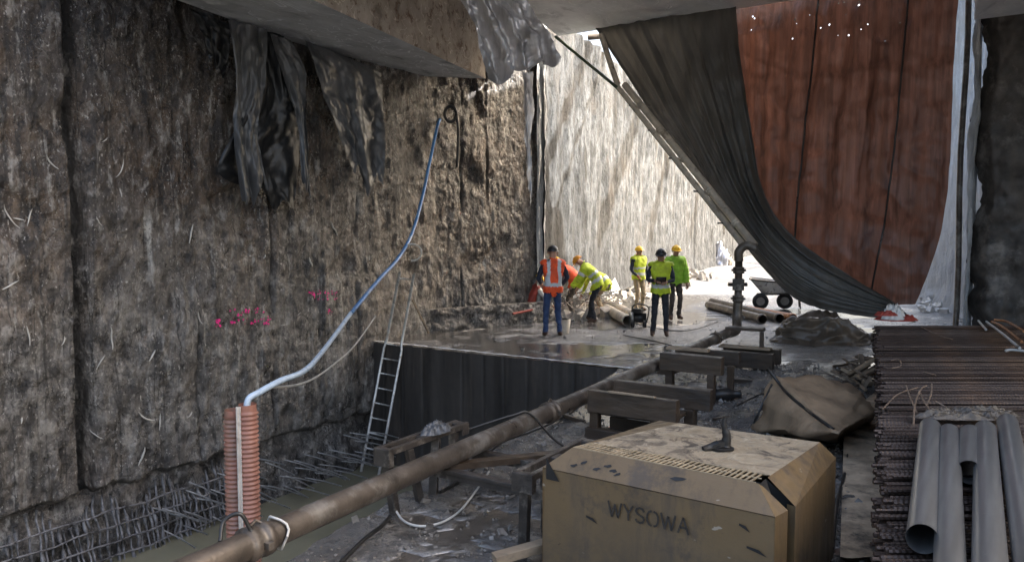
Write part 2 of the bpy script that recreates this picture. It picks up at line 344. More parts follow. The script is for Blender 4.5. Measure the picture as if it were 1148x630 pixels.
    def heap(s, c, size, seed, a1=.13, a2=.05, nu=110, nv=60, rz=0.0):
        """crumpled tarpaulin heap: a low mound folded along its own surface"""
        c = Vector(c); m = Matrix.Rotation(rz, 3, 'Z'); off = Vector((seed*3.7, seed*1.3, seed*2.1))
        def fn(a, b):
            th = b*math.pi*.5; ph = a*2*math.pi
            d = Vector((math.sin(th)*math.cos(ph), math.sin(th)*math.sin(ph), math.cos(th)))
            k = 1+.35*noise.noise(d*1.4+off)
            p = Vector((d.x*size[0]*k, d.y*size[1]*k, d.z**1.15*size[2]*k if d.z > 0 else 0))
            w = Vector((noise.noise(p*1.3+off), noise.noise(p*1.3+off+Vector((7, 1, 4))), noise.noise(p*1.3+off+Vector((2, 8, 5)))))
            q = Vector((p.x, p.y, p.z*1.6))+w*.45
            r1 = 1-min(1, abs(noise.noise(q*1.7+off))*3.4); r2 = 1-min(1, abs(noise.noise(q*4.1+off))*3.2)
            n = Vector((d.x/size[0], d.y/size[1], d.z/size[2])).normalized()
            p = p+n*(a1*(r1**1.4-.4)+a2*(r2-.4))
            if p.z < .08: p += Vector((d.x, d.y, 0))*(.08-max(0, p.z))*1.2
            return c+m @ Vector((p.x, p.y, max(p.z, -.03)))
        return s.grid(fn, nu, nv, 0, True, True)
    def crumple(s, c, size, seed, n=70, ns=1.0, fold=.35, rz=0.0, edge=.25):
        """crumpled sheet lying in a heap: creased folds over a mound with a ragged outline"""
        c = Vector(c); m = Matrix.Rotation(rz, 3, 'Z')
        def fn(a, b):
            x = a*2-1; y = b*2-1
            r = max(abs(x), abs(y)); ln = math.hypot(x, y); k = (r/ln) if ln > 1e-6 else 1; x *= k; y *= k      # square to disc
            ro = 1+.6*edge*noise.noise(Vector((math.atan2(y, x)*1.3*ns, seed, 0)))+edge*.4*noise.noise(Vector((math.atan2(y, x)*4, seed, 3)))
            q = Vector((x*1.6*ns, y*1.6*ns, seed*2.3)); w = Vector((noise.noise(q*.9), noise.noise(q*.9+Vector((5, 5, 5))), 0))*.7
            f1 = 1-min(1, abs(noise.noise((q+w)*1.1))*3.2); f2 = 1-min(1, abs(noise.noise((q+w*1.4)*2.3+Vector((3, 1, 2))))*3.2); f3 = noise.noise(q*5)
            h = max(0, 1-r**1.7)*(.55+.55*noise.noise(q*.6+Vector((9, 2, 4)))+.15)+min(1, (1-r)*3.5)*fold*(f1*.8+f2*.5+f3*.12)
            return c+m @ Vector((x*ro*size[0]+.08*size[0]*w.x, y*ro*size[1]+.08*size[1]*w.y, max(-.02, h*size[2])))
        return s.grid(fn, n, n, 0, True)
    def build(s, name, mats, parent=None, loc=None, smooth_all=None, bevel=0.0):
        me = bpy.data.meshes.new(name); o_ = Vector(loc) if loc is not None else None
        me.from_pydata([v if o_ is None else v-o_ for v in s.v], [], s.f); me.validate()
        mats = mats if isinstance(mats, (list, tuple)) else [mats]
        for m in mats: me.materials.append(M[m] if isinstance(m, str) else m)
        if len(me.polygons) == len(s.mi):
            me.polygons.foreach_set('material_index', s.mi); me.polygons.foreach_set('use_smooth', s.smooth)
        ob = bpy.data.objects.new(name, me); COL.objects.link(ob)
        if o_ is not None: ob.location = o_
        if parent is not None: ob.parent = parent
        if bevel:
            b = ob.modifiers.new('bevel', 'BEVEL'); b.width = bevel; b.segments = 2; b.limit_method = 'ANGLE'
        return ob

def tag(o, label=None, cat=None, group=None, kind=None):
    if label: o['label'] = label
    if cat: o['category'] = cat
    if group: o['group'] = group
    if kind: o['kind'] = kind
    return o
def empty(name, loc=(0, 0, 0), rz=0.0, label=None, cat=None, group=None):
    o = bpy.data.objects.new(name, None); COL.objects.link(o); o.location = loc; o.rotation_euler = (0, 0, rz); o.empty_display_size = .1
    return tag(o, label, cat, group)
def copy_tree(o, parent=None):
    c = o.copy(); COL.objects.link(c); c.parent = parent
    for ch in list(o.children): copy_tree(ch, c)
    return c
def spline(pts, n=8):
    pts = [Vector(p) for p in pts]; out = []
    P = [pts[0]*2-pts[1]]+pts+[pts[-1]*2-pts[-2]]
    for i in range(1, len(P)-2):
        a, b, c, d = P[i-1:i+3]
        for k in range(n):
            t = k/n
            out.append(.5*((2*b)+(c-a)*t+(2*a-5*b+4*c-d)*t*t+(3*b-a-3*c+d)*t**3))
    out.append(pts[-1]); return out
def fr(p, o=5, h=.9): return noise.fractal(Vector(p), h, 2.0, o)
def setattr_f(ob, name, vals):
    a = ob.data.attributes.new(name, 'FLOAT', 'POINT'); a.data.foreach_set('value', vals)

# ================================================================== SETTING
XW = -10.3                                   # face of the left wall
def pit_edge(y): return -4.0 - .148*(y-3.62)   # right lip of the pit
PITY = 11.0; PITZ = -2.32

# ---- ground: one sheet with the pit left out
def ground_h(x, y):
    h = .10*fr((x*.45, y*.45, 3.3), 4)+.055*fr((x*2.6, y*2.6, 1.1), 5)
    lvl = -.006+.03*noise.noise(Vector((x*.3, y*.3, 9)))
    if y > PITY-.5: lvl += .022*min(1, (y-PITY+.5)*.6)*max(0, 1-max(0, y-19)/8)
    rough = 1 if y < 11 else max(.35, 1-(y-11)*.12)
    if y > PITY-.5 and x < -3: h *= .45
    h *= rough
    w = max(0, min(1, (lvl-h)*60+.25))
    return max(h, lvl)-.015, w
mb = MB(); wet = []
def gfn(mapper):
    def f(a, b):
        x, y = mapper(a, b)
        far = max(0, (y-30)/60)
        z, w = ground_h(x, y); wet.append(w); return Vector((x, y, z))
    return f
# near part, right of the pit
mb.grid(gfn(lambda a, b: (pit_edge(-3+14*b)+(9-pit_edge(-3+14*b))*(a**1.25), -3+14*b)), 230, 280)
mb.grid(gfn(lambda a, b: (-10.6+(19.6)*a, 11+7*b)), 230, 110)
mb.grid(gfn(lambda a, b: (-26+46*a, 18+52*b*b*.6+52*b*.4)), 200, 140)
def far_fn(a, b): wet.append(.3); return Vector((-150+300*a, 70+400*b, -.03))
mb.grid(far_fn, 4, 4)
def back_fn(a, b): wet.append(.2); return Vector((-4+150*a, -150+147*b, -.03))
mb.grid(back_fn, 4, 4)
g = mb.build('ground', 'ground'); tag(g, kind='structure'); setattr_f(g, 'wet', wet)
# muddy bank under the right lip, water
mb = MB(); wet = []
def bank(a, b):
    y = -3+14*a; x0 = pit_edge(y); z, w = ground_h(x0, y)
    if b == 0: wet.append(w); return Vector((x0, y, z))
    wet.append(.3); s_ = b*1.1+.12*fr((y*1.6, b*3, 4), 4)
    return Vector((x0-s_, y+.02*fr((y*3, b*4, 1)), z+(PITZ-.2-z)*min(1, b**.8)+.10*fr((y*2, b*5, 7), 4)*math.sin(math.pi*b)))
mb.grid(bank, 200, 24, flip=True)
g = mb.build('pit_bank', 'ground'); tag(g, kind='structure'); setattr_f(g, 'wet', wet)
mb = MB(); mb.grid(lambda a, b: Vector((-11.2+8*a, -4+15.1*b, PITZ)), 4, 4)
tag(mb.build('pit_water', 'water'), kind='structure')

# ---- left wall: displaced, with the joints between its panels
def wall_disp(y, z, seams, s=0):
    d = .07*fr((y*.5+s, z*.42, 1.5+s), 4)+.034*fr((y*1.9, z*.9, 5+s), 5)+.026*fr((y*6, z*3.4, 2+s), 4)
    d += .018*fr((y*11, z*7, 4+s), 3)
    v = noise.noise(Vector((y*9, z*.5, 3+s)));  d += .04*v*abs(v)
    k = noise.noise(Vector((y*1.2, z*1.0, 11+s)))
    if k > .28: d -= min(.10, (k-.28)*.55)                 # scabs fallen out
    deep = 0
    for y0, w, dep in seams:
        yy = y0+.03*noise.noise(Vector((z*1.1, y0, 0)))
        t = abs(y-yy)/w
        if w < .05: dep = dep*max(0, min(1, .5+2.2*noise.noise(Vector((z*.8, y0*3, 5)))))
        if t < 1.6:
            q = max(0, min(1, 1.5-t)); d -= dep*q; deep = max(deep, (q if t < 1.1 else 0)*min(1, dep*9))
    return d, deep
def wall(name, P, Q, z0, z1, nu, nv, seams, mat, s=0, amp=1.0, lower=None):
    P = Vector((*P, 0)); Q = Vector((*Q, 0)); t = (Q-P); L = t.length; t.normalize(); n = Vector((t.y, -t.x, 0))
    dv = []
    def f(a, b):
        l = a*L; z = z0+(z1-z0)*b; d, dp = wall_disp(l, z, seams, s); dv.append(dp)
        if lower: d += lower(l, z)
        return P+t*l+n*d*amp+Vector((0, 0, z))
    mb = MB(); mb.grid(f, nu, nv)
    o = mb.build(name, mat); setattr_f(o, 'deep', dv); return o
seams = [(5.49+4, .085, .30), (8.63+4, .03, .10), (7.2+4, .025, .05), (10.6+4, .03, .07)]
def lip(l, z):      # bottom of the plaster face is broken off
    return -.25*max(0, (-1.32+.08*noise.noise(Vector((l*3, 0, 0)))-z))/.12 if z < -1.25 else 0
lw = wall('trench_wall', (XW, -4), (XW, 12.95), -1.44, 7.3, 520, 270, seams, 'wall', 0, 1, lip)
tag(lw, 'long dark clay smeared concrete wall along the water filled pit, with pink spray marks', 'wall', kind='thing')
# recessed band with exposed reinforcement below it
mb = MB(); dv = []
def band(a, b):
    y = -4+15.1*a; z = PITZ-.1+(1.06)*b; dv.append(.25+.5*noise.noise(Vector((y*3, z*4, 0))))
    return Vector((XW-.20+.30*(1-b)+.12*fr((y*2.4, z*3, 6), 5), y, z))
mb.grid(band, 320, 26); o = mb.build('excavated_band', 'wall', lw); setattr_f(o, 'deep', dv)
mb = MB()
y = 3.6
while y < 7.7:
    x = XW+.05
    mb.tube([(x+.07*noise.noise(Vector((y*5, i*.5, 1)))+.2*(1-i/8), y+.035*noise.noise(Vector((y*3, i*.6, 7))), -2.34+(.8+.2*math.sin(y*7))*i/8) for i in range(9)], [random.choice((.012, .016, .02, .03, .014)) for i in range(9)], 6)
    y += .05+.08*random.random()
for k in range(4):
    z = -2.22+k*.2
    mb.tube([(XW+.10+.18*(1-k/7)+.05*noise.noise(Vector((i*.5, k, 3))), 3.4+i*.25, z+.05*noise.noise(Vector((i*.6, k, 8)))) for i in range(18)], .013, 6)
o = mb.build('reinforcement_mesh', 'meshbar', lw); tag(o, 'clay caked reinforcement mesh exposed under the wall')
dm = MB(); dm.tube([(0, 0, 0), (.4, .0, .012), (.8, .0, -.01)], .011, 6)
dow = None
for i in range(54):
    y = 6.3+i*.085+rnd(-.1, .1); z = random.choice((-1.62, -1.8, -1.98, -2.14))+rnd(-.05, .05)
    if dow is None: dow = dm.build('dowel_bar', simple('pale_dowel', (.30, .29, .275), .4, 9, .5, .3, 60, .2), lw); d_ = dow
    else: d_ = dow.copy(); COL.objects.link(d_)
    d_.location = (XW-.15+rnd(0, .4), y, z); d_.rotation_euler = (0, rnd(-.06, .06), rnd(-.15, .12))
# pink spray marks
def splash(name, u, v, w, h, n, parent, seed):
    random.seed(seed); mb = MB()
    for i in range(n):
        p = PX(u+rnd(-w, w), v+rnd(-h, h), XW); l = p.y+4; d = wall_disp(l, p.z, seams)[0]
        c = Vector((XW+d+.022, p.y, p.z)); r = rnd(.006, .024)
        k = 7; mb.add([c]+[c+Vector((rnd(-.002, .004), math.cos(6.283*j/k)*r*rnd(.5, 1.6), math.sin(6.283*j/k)*r*rnd(.5, 1.5))) for j in range(k)], [(0, j+1, (j+1) % k+1) for j in range(k)])
    return mb.build(name, 'pink', parent)
for i, (u, v, w, h, n) in enumerate(((240, 362, 3, 4, 16), (277, 355, 24, 9, 46), (347, 330, 3, 3, 8), (362, 331, 13, 5, 26), (367, 348, 3, 4, 7))):
    tag(splash('spray_mark', u, v, w, h, n, lw, 40+i), 'bright pink spray paint mark', kind='stuff')
random.seed(11)
# pale roots / scraps of sheeting hanging on the face
mb = MB()
for i in range(34):
    u = rnd(8, 470); v = rnd(150, 500); p = PX(u, v, XW)
    if p.z < -1.2: continue
    a = rnd(0, math.pi) if random.random() < .45 else rnd(1.1, 1.9); L = rnd(.07, .34); pts = []; thick = rnd(.6, 1.7)
    bend = rnd(-1.3, 1.3)*random.random()
    for k in range(6):
        t = k/5; aa = a+bend*t; p = p+Vector((0, math.cos(aa), -math.sin(aa)))*(L/5)
        d = wall_disp(p.y+4, p.z, seams)[0]; pts.append((XW+d+.012, p.y, p.z))
    mb.tube(pts, [q_*thick for q_ in (.003, .008, .010, .009, .007, .003)], 5)
tag(mb.build('root_scraps', 'wire', lw), 'pale roots and wire ends stuck in the wall', kind='stuff')

# ---- return wall (face towards the camera), with footing
seam2 = [(.95, .03, .08), (1.6, .03, .06)]
rw = wall('return_wall', (-10.45, 12.72), (-9.32, 15.5), .0, 7.3, 130, 260, seam2, 'wall', 20, .8)
tag(rw, 'dark brown end wall set across the corner, with blue hose at its top', 'wall', kind='thing')
mb = MB(); dv = []
def foot(a, b):
    P = Vector((-10.5, 12.6, 0)); Q = Vector((-9.15, 15.65, 0)); t = (Q-P).normalized(); n = Vector((t.y, -t.x, 0)); dv.append(.2)
    l = a*(Q-P).length; zz = min(1, b*1.25)*.52; off = .20 if b < .8 else .20-(b-.8)*1.2
    return P+t*l+n*(off+.09*fr((l*3, zz*5, 2), 5))+Vector((0, 0, zz-.04))
mb.grid(foot, 110, 26); o = mb.build('rough_footing', 'wall', rw); setattr_f(o, 'deep', dv)
# ragged vertical end of the wall, daylight put into its lightened colour
mb = MB(); dv = []
def endf(a, b):
    z = 7.3*b; ph = a*math.pi*.62; dv.append(0)
    c = Vector((-9.42, 15.55, z)); w = .07*noise.noise(Vector((a*5, z*.5, 3)))+.06*fr((a*7, z*1.2, 9), 4)
    return c+Vector((math.cos(ph-.6)*(.18+w), math.sin(ph-.6)*(.30+w), 0))
mb.grid(endf, 36, 220); o = mb.build('ragged_edge', 'shade_lightened_wall', rw)

# ---- trench walls outside
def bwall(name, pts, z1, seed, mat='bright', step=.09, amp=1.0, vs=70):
    mb = MB(); P = [Vector((*p, 0)) for p in pts]
    cum = [0]
    for a, b in zip(P, P[1:]): cum.append(cum[-1]+(b-a).length)
    Lt = cum[-1]
    def f(a, b):
        l = a*Lt
        for i in range(len(P)-1):
            if l <= cum[i+1]+1e-6: break
        t = (P[i+1]-P[i]).normalized(); n = Vector((t.y, -t.x, 0)); zt = z1(l, Lt) if callable(z1) else z1; z = -.1+(zt+.1)*b
        d = .10*fr((l*.6+seed, z*.1, 1), 3)+.11*fr((l*2.6+seed, z*.10, 5), 4)+.05*fr((l*4, z*1.6, seed), 5)
        if z < .5: d += .25*(.5-z)*(.6+fr((l*2, z*3, 2), 3))
        return P[i]+t*(l-cum[i])+n*d*amp+Vector((0, 0, z))
    mb.grid(f, int(Lt/step), vs); return mb.build(name, mat)
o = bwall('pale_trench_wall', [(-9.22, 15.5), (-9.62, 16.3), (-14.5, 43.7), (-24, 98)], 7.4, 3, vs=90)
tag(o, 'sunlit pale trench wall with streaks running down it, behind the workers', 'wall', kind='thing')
o = bwall('pale_side_wall', [(-12, 98), (-6, 52), (-2.3, 27), (-.75, 20.8), (-.35, 15.9)], lambda l, L: 2.6+5.5*max(0, min(1, (l-(L-9.8))/1.2))+2.9*max(0, min(1, (l-(L-7.9))/.6)), 8, mat='shade_lightened_wall', vs=80)  # unseen top raised near the opening to block sun, lowered beyond for sunlight
tag(o, 'pale rough wall seen in the gap right of the brown curtain', 'wall', kind='thing')
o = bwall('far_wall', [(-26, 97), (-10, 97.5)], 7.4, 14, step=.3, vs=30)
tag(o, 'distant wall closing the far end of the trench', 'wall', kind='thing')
mb = MB()
mb.add([(-9.8, 15.6, 7.2), (-14.8, 43.7, 7.2), (-24.3, 98, 7.2), (-120, 98, 7.2), (-120, 15.6, 7.2)], [(0, 1, 2, 3, 4)])
mb.add([(-.1, 15.9, 10.8), (-1.0, 23.4, 10.8), (120, 23.4, 10.8), (120, 15.9, 10.8), (-1.6, 25.2, 2.4), (120, 25.2, 2.4), (-5.7, 52, 2.4), (-11.7, 98, 2.4), (120, 98, 2.4)], [(0, 3, 2, 1), (1, 2, 5, 4), (4, 5, 8, 7, 6)])
tag(mb.build('upper_terrain', 'ground'), kind='structure')
# dark wall right of the opening, height and width extended unseen to block sun
mb = MB(); dv = []
def dw(a, b):
    a = a**1.8; x = -.62+20*a; z = -.1+13*b; e = a*20; dv.append(.35+.4*noise.noise(Vector((x*2, z*2, 0))))
    edge = .16*fr((z*.9, 2, 5), 4)+.06*fr((z*4, 2, 5), 3)
    return Vector((x+edge*max(0, 1-e*2), 15.62+.10*fr((x*2.2, z*1.6, 4), 5)+max(0, .25-e)*1.1, z))
mb.grid(dw, 190, 260); o = mb.build('dark_wall', 'dark'); setattr_f(o, 'deep', dv)
tag(o, 'nearly black end wall at the right edge, behind the bar stack', 'wall', kind='thing')
mb = MB()
def dwe(a, b):
    z = -.1+7*b; ph = a*2.4-1.0
    w = .10*fr((a*4, z*.8, 3), 4)+.05*fr((a*9, z*.4, 9), 4)
    return Vector((-.60-math.cos(ph)*(.10+w)+.02, 15.85+math.sin(ph)*(.22+w), z))
mb.grid(dwe, 30, 170); mb.build('ragged_edge', 'shade_lightened_wall', o)
mb = MB(); mb.tube([(-.86+.02*math.sin(i), 16.3, .05+i*.7) for i in range(10)], .05, 8); mb.build('vertical_pipe', 'pipe', o)
# pit face
mb = MB()
def pf(a, b):
    x = -10.6+6.0*a; z = PITZ-.1+(-PITZ+.09)*b; k = (x*2.2) % 1.0
    return Vector((x, PITY-.015+(.018 if k < .05 else 0)+.02*fr((x*1.5, z*.3, 2), 3), z))
mb.grid(pf, 220, 30); o = mb.build('pit_face', 'pit'); tag(o, 'dark steel sheeted face of the pit below the slab edge', 'pit wall', kind='thing')
mb = MB(); mb.grid(lambda a, b: Vector((-10.6+6.0*a, PITY-.03+.12*b+.012*fr((a*40, b, 1)), .028-.05*max(0, b-.6)+.012*fr((a*30, b, 5)))), 150, 6); mb.build('concrete_lip', 'slab', o)

# ---- slabs and beams overhead (their axis is turned a little from the walls)
SK = -.205
def soffit(name, quad, thick, mat, side, nu, nv, amp, label, seed):
    """underside quad (near-left, near-right, far-right, far-left) with wavy soffit, straight sides and top"""
    q = [Vector(p) for p in quad]
    def f(a, b):
        p = (q[0]*(1-a)+q[1]*a)*(1-b)+(q[3]*(1-a)+q[2]*a)*b
        k = min(1, 14*min(a, 1-a, b, 1-b))
        return p+Vector((0, 0, amp*k*fr((p.x*.9, p.y*.55, seed), 5)))
    mb = MB(); mb.grid(f, nu, nv, 0, True, True)
    o = mb.build(name, mat); tag(o, label, 'ceiling beam' if 'beam' in name else 'ceiling slab', kind='thing')
    mb = MB(); rim = []
    for i, j in ((0, 3), (3, 2), (2, 1), (1, 0)):
        a, b = q[i], q[j]; n = (b-a).cross(Vector((0, 0, 1))).normalized()
        def s_(u, v, a=a, b=b, n=n):
            p = a*(1-u)+b*u; d = .05*fr((p.x*1.5+seed, p.y*1.5, v*3), 5)*math.sin(math.pi*min(1, max(0, v*.98+.01)))
            return p+n*d+Vector((0, 0, thick*v))
        mb.grid(s_, 60, 14)
    mb.add([p+Vector((0, 0, thick)) for p in q], [(0, 1, 2, 3)])
    mb.build('beam_side' if 'beam' in name else 'slab_edge', side, o); return o
def bl(y): return -9.66+SK*(y-6.35)
soffit('ceiling_beam', [(bl(5.2)-.0, 5.2, 5.3), (bl(5.2)+1.75, 5.2, 5.3), (-9.42, 13.55, 5.3), (-10.95, 12.0, 5.3)], 1.9, 'beam', 'beamside', 40, 130, .07,
       'wide grey concrete beam running along the left wall, torn sheets hanging from it', 2)
soffit('ceiling_slab', [(-8.9-.225*(7-15.7), 7, 6.54), (17, 7, 6.54), (17, 15.7, 6.54), (-8.9, 15.7, 6.54)], .9, 'slab', 'slab', 110, 130, .06,  # right end extended out of view to block sun
       'pale concrete ceiling slab above the curtains', 5)
soffit('ceiling_slab', [(-12.5, 4.6, 7.45), (-3.5, 4.6, 7.45), (-6.5, 15.75, 7.45), (-12.5, 15.75, 7.45)], .5, 'beam', 'beam', 30, 40, .05,  # near end extended out of view to shade the left wall
       'dark upper slab seen in the gap above the left beam', 9)
soffit('ceiling_beam', [(-.5, 12.5, 5.72), (6.4, 12.5, 5.72), (6.4, 15.6, 5.72), (-.72, 15.6, 5.72)], .82, 'slab', 'slab', 40, 20, .04,
       'short pale beam in the top right corner over the dark wall', 12)

# ---- struts across the open trench (above the view, they shade the pale wall)
s0 = None
def strut(y, z, r, dx=0.0):
    p = Vector((-9.55-.174*(y-15.6)-.6, y, z)); q = p+Vector((.985, .174, 0))*11+Vector((0, dx, 0))
    mb = MB(); mb.tube([p, q], r, 14); return mb.build('trench_strut', 'pipe')
for i, (y, z, r, dx) in enumerate(((20.5, 8.1, .2, 0), (21.6, 8.0, .09, .6), (27, 8.1, .38, 0), (33.5, 8.1, .36, 0), (42, 8.1, .4, 0), (53, 8.2, .4, 0))):
    tag(strut(y, z, r, dx), 'steel strut spanning the open trench high above the workers', 'strut', 'struts across the trench')

# ================================================================== CURTAINS
def poly_at(pts, t):
    t = max(0, min(1, t))*(len(pts)-1); i = min(int(t), len(pts)-2); f = t-i
    P = [pts[max(0, i-1)], pts[i], pts[i+1], pts[min(len(pts)-1, i+2)]]
    return tuple(.5*(2*P[1][k]+(P[2][k]-P[0][k])*f+(2*P[0][k]-5*P[1][k]+4*P[2][k]-P[3][k])*f*f+(3*P[1][k]-P[0][k]-3*P[2][k]+P[3][k])*f**3) for k in range(2))
def wpt(p, y=15.55): q = PY(p[0], p[1], y); return (q.x, q.z)
hem = [wpt(p) for p in ((664, 34), (712, 104), (760, 172), (812, 246), (862, 308), (915, 344), (1030, 362))]
mid = [wpt(p) for p in ((820, 10), (829, 85), (842, 160), (856, 218), (888, 264), (946, 304), (1003, 338))]
rgt = [wpt(p) for p in ((1064, -22), (1058, 60), (1053, 150), (1050, 225), (1047, 280), (1041, 314), (1030, 338))]
def curtain(name, c0, c1, nu, nv, folds, amp, y0, mat, label, seed):
    def f(a, b):
        p0 = poly_at(c0, b); p1 = poly_at(c1, b)
        wob = .035*noise.noise(Vector((a*3, b*2.5, seed)))
        aa = a+wob*math.sin(math.pi*a)
        x = p0[0]*(1-aa)+p1[0]*aa; z = p0[1]*(1-aa)+p1[1]*aa
        ph = a*folds*2*math.pi+2.6*noise.noise(Vector((a*2.5, b*.9, seed+4)))
        kf = abs(noise.noise(Vector((a*folds*.9+seed, b*.8, seed))))
        fold = amp*(.55*math.sin(ph)*(.4+noise.noise(Vector((a*2, b*1.5, seed+9))))+2.2*kf+.5*fr((a*folds*2.2, b*1.6, seed), 3))*(.35+.65*math.sin(math.pi*min(1, b*1.15+.12)))
        dy = fold+.10*fr((x*.8, z*.8, seed), 4)-.25*math.sin(math.pi*b)*math.sin(math.pi*a)
        return Vector((x, y0+dy, z+.012*noise.noise(Vector((x*9, z*3, 1)))))
    mb = MB(); mb.grid(f, nu, nv); o = mb.build(name, mat)
    return tag(o, label, 'curtain')
curtain('plastic_curtain', hem, mid, 190, 150, 6.5, .10, 15.52, 'curtain_grey', 'charcoal plastic curtain swept diagonally aside across the opening', 3)
bot = [wpt(p) for p in ((812, 140), (838, 238), (872, 288), (915, 320), (968, 342), (1026, 343))]
tl, tr_ = wpt((786, 12)), wpt((1064, -22))
def brown_pt(a, b):
    q = poly_at(bot, a); e = b**.95
    x = (tl[0]*(1-a)+tr_[0]*a)*(1-e)+q[0]*e+a**5*.26*math.sin(math.pi*b**1.7); z = (tl[1]*(1-a)+tr_[1]*a)*(1-e)+q[1]*e
    return x, z
def brown_y(a, b, x, z):
    ph = a*9*2*math.pi+2.6*noise.noise(Vector((a*2.5, b*.7, 12)))
    kf = abs(noise.noise(Vector((a*9+8, b*.9, 8)))); k2 = abs(noise.noise(Vector((x*1.3+z*.9, z*1.6, 4))))
    return 15.86+(.035*math.sin(ph)+.13*kf+.05*fr((a*16, b*2, 8), 3))*(.4+.6*math.sin(math.pi*min(1, b+.15)))+.10*k2+.10*fr((x*.8, z*.8, 8), 4)-.22*math.sin(math.pi*b)*math.sin(math.pi*a)
mb = MB()
def bf(a, b):
    x, z = brown_pt(a, b); return Vector((x+.01*noise.noise(Vector((x*5, z*3, 2))), brown_y(a, b, x, z), z+.012*noise.noise(Vector((x*9, z*3, 1)))))
mb.grid(bf, 220, 150); cb = mb.build('plastic_curtain', 'curtain_brown'); tag(cb, 'translucent rust brown curtain with dark seams hanging in the opening', 'curtain')
mb = MB()
for s_ in (.47, .82):
    mb = MB(); pts = []
    for i in range(50):
        b = i/49; x, z = brown_pt(s_+.006*math.sin(b*5), b); pts.append((x, brown_y(s_, b, x, z)-.02, z))
    mb.tube(pts, .018, 6); mb.build('seam', 'cable', cb)


def sheet(name, outline_l, outline_r, mat, label, depth_fn, nu=40, nv=50, folds=3, amp=.12, seed=1, ragged=.1, cat='plastic sheet', group=None):
    """torn hanging sheet between two edges (photo points), at the depth plane given by depth_fn(u, v)"""
    def f(a, b):
        pl = poly_at(outline_l, b); pr = poly_at(outline_r, b)
        u = pl[0]*(1-a)+pr[0]*a; v = pl[1]*(1-a)+pr[1]*a
        v += b**3*14*ragged*10*(noise.noise(Vector((a*3.1+seed, seed, 0)))+.35*noise.noise(Vector((a*9+seed, seed, 3)))) if b > .3 else 0
        base = depth_fn(u, v)
        ph = a*folds*2*math.pi+2.5*noise.noise(Vector((a*2, b*1.4, seed)))
        off = amp*(math.sin(ph)*(.2+.5*b))+1.6*amp*abs(noise.noise(Vector((a*folds*.8+b*1.2, b*2.2, seed))))+.12*fr((a*3, b*4, seed+2), 5)
        return base+Vector((.9, -.42, 0))*off
    mb = MB(); mb.grid(f, nu, nv); o = mb.build(name, mat); return tag(o, label, cat, group)
hx = lambda u, v: PX(u, v, -9.92)
sheet('torn_sheet', [(218, 14), (232, 40), (240, 75)], [(262, 32), (262, 60), (258, 88)], 'tarp_black', 'small black scrap hanging at the top of the left wall, first from the left', hx, 24, 24, 2, .05, 2)
sheet('torn_sheet', [(262, 28), (268, 95), (264, 150), (272, 226)], [(304, 38), (300, 100), (292, 150), (302, 212)], 'tarp_grey', 'narrow grey torn sheet twisted like a tube, hanging beside the black one', hx, 30, 60, 2.0, .09, 3, .14)
sheet('torn_sheet', [(285, 34), (284, 110), (246, 190), (290, 212)], [(322, 46), (332, 110), (338, 160), (330, 236)], 'tarp_black', 'black torn sheet with ragged bottom, in the middle of the hanging sheets', lambda u, v: PX(u, v, -10.05), 34, 60, 1.5, .08, 4, .16)
sheet('torn_sheet', [(307, 42), (322, 92), (336, 140), (339, 205)], [(330, 50), (344, 85), (346, 140), (350, 222)], 'tarp_grey', 'thin grey strip with pointed end hanging right of the black torn sheet', lambda u, v: PX(u, v, -9.85), 16, 60, 1, .06, 6, .1)
sheet('torn_sheet', [(346, 50), (362, 100), (380, 150), (398, 196)], [(428, 84), (431, 120), (431, 165), (430, 214)], 'tarp_grey', 'broad grey sheet with sawtooth torn edge under the left beam', lambda u, v: PX(u, v, -10.0), 50, 60, 2.2, .07, 9, .16)
# foil draped between beam and slab
sheet('foil_sheet', [(500, -20), (524, 20), (538, 58), (546, 92)], [(572, -20), (596, 18), (612, 44), (624, 74)], 'foil', 'silvery crumpled foil draped between the left beam and the ceiling slab', lambda u, v: D(u, v, 14.4), 70, 70, 4.2, .11, 12, .13, 'foil')
sheet('foil_sheet', [(585, 84), (588, 130), (590, 190)], [(597, 84), (596, 140), (594, 230)], 'foil', 'narrow shining strip hanging below the crumpled foil', lambda u, v: D(u, v, 16.6), 8, 40, 1, .03, 15, .05, 'foil')

# ================================================================== PIPE LINE
PZ = .4; PR = .082
def pipe_pt(y): return Vector((-3.65-.045*(y-4), y, PZ))
pl = empty('pump_pipe', pipe_pt(4), 0, 'long muddy brown steel pipe running from the foreground to the opening', 'pipe')
base = Vector(pl.location)
def child(mb, name, mat, parent=pl, o=base, bevel=0.0):
    for v in mb.v: v -= o
    return mb.build(name, mat, parent, bevel=bevel)
mb = MB(); mb.tube([pipe_pt(-1+i*.5) for i in range(29)], PR, 20); child(mb, 'tube', 'pipe')
def collar(p, t, r, w, mat='pipe'):
    t = Vector(t).normalized(); p = Vector(p)
    mb = MB()
    mb.tube([p-t*w, p-t*w*.9, p-t*w*.35, p-t*w*.3, p+t*w*.3, p+t*w*.35, p+t*w*.9, p+t*w], [r*1.0, r*1.25, r*1.25, r*1.12, r*1.12, r*1.25, r*1.25, r], 18)
    u = t.cross(Vector((0, 0, 1)));  u = u.normalized() if u.length > .1 else Vector((1, 0, 0))
    w2 = u.cross(t)
    for s_ in (-1, 1): mb.box(p+u*s_*r*1.35, (r*.5, r*.5, r*.5))
    mb.tube([p+w2*r*1.2-t*w*.5, p+w2*r*1.55, p+w2*r*1.2+t*w*.5], r*.1, 6)
    return mb
for y in (2.85, 6.5, 10.05, 12.3): child(collar(pipe_pt(y), (-.045, 1, 0), PR, .085), 'coupling', 'pipe')
e0 = pipe_pt(12.75); top = D(828, 283, 13.7); low = D(828, 372, 13.6)
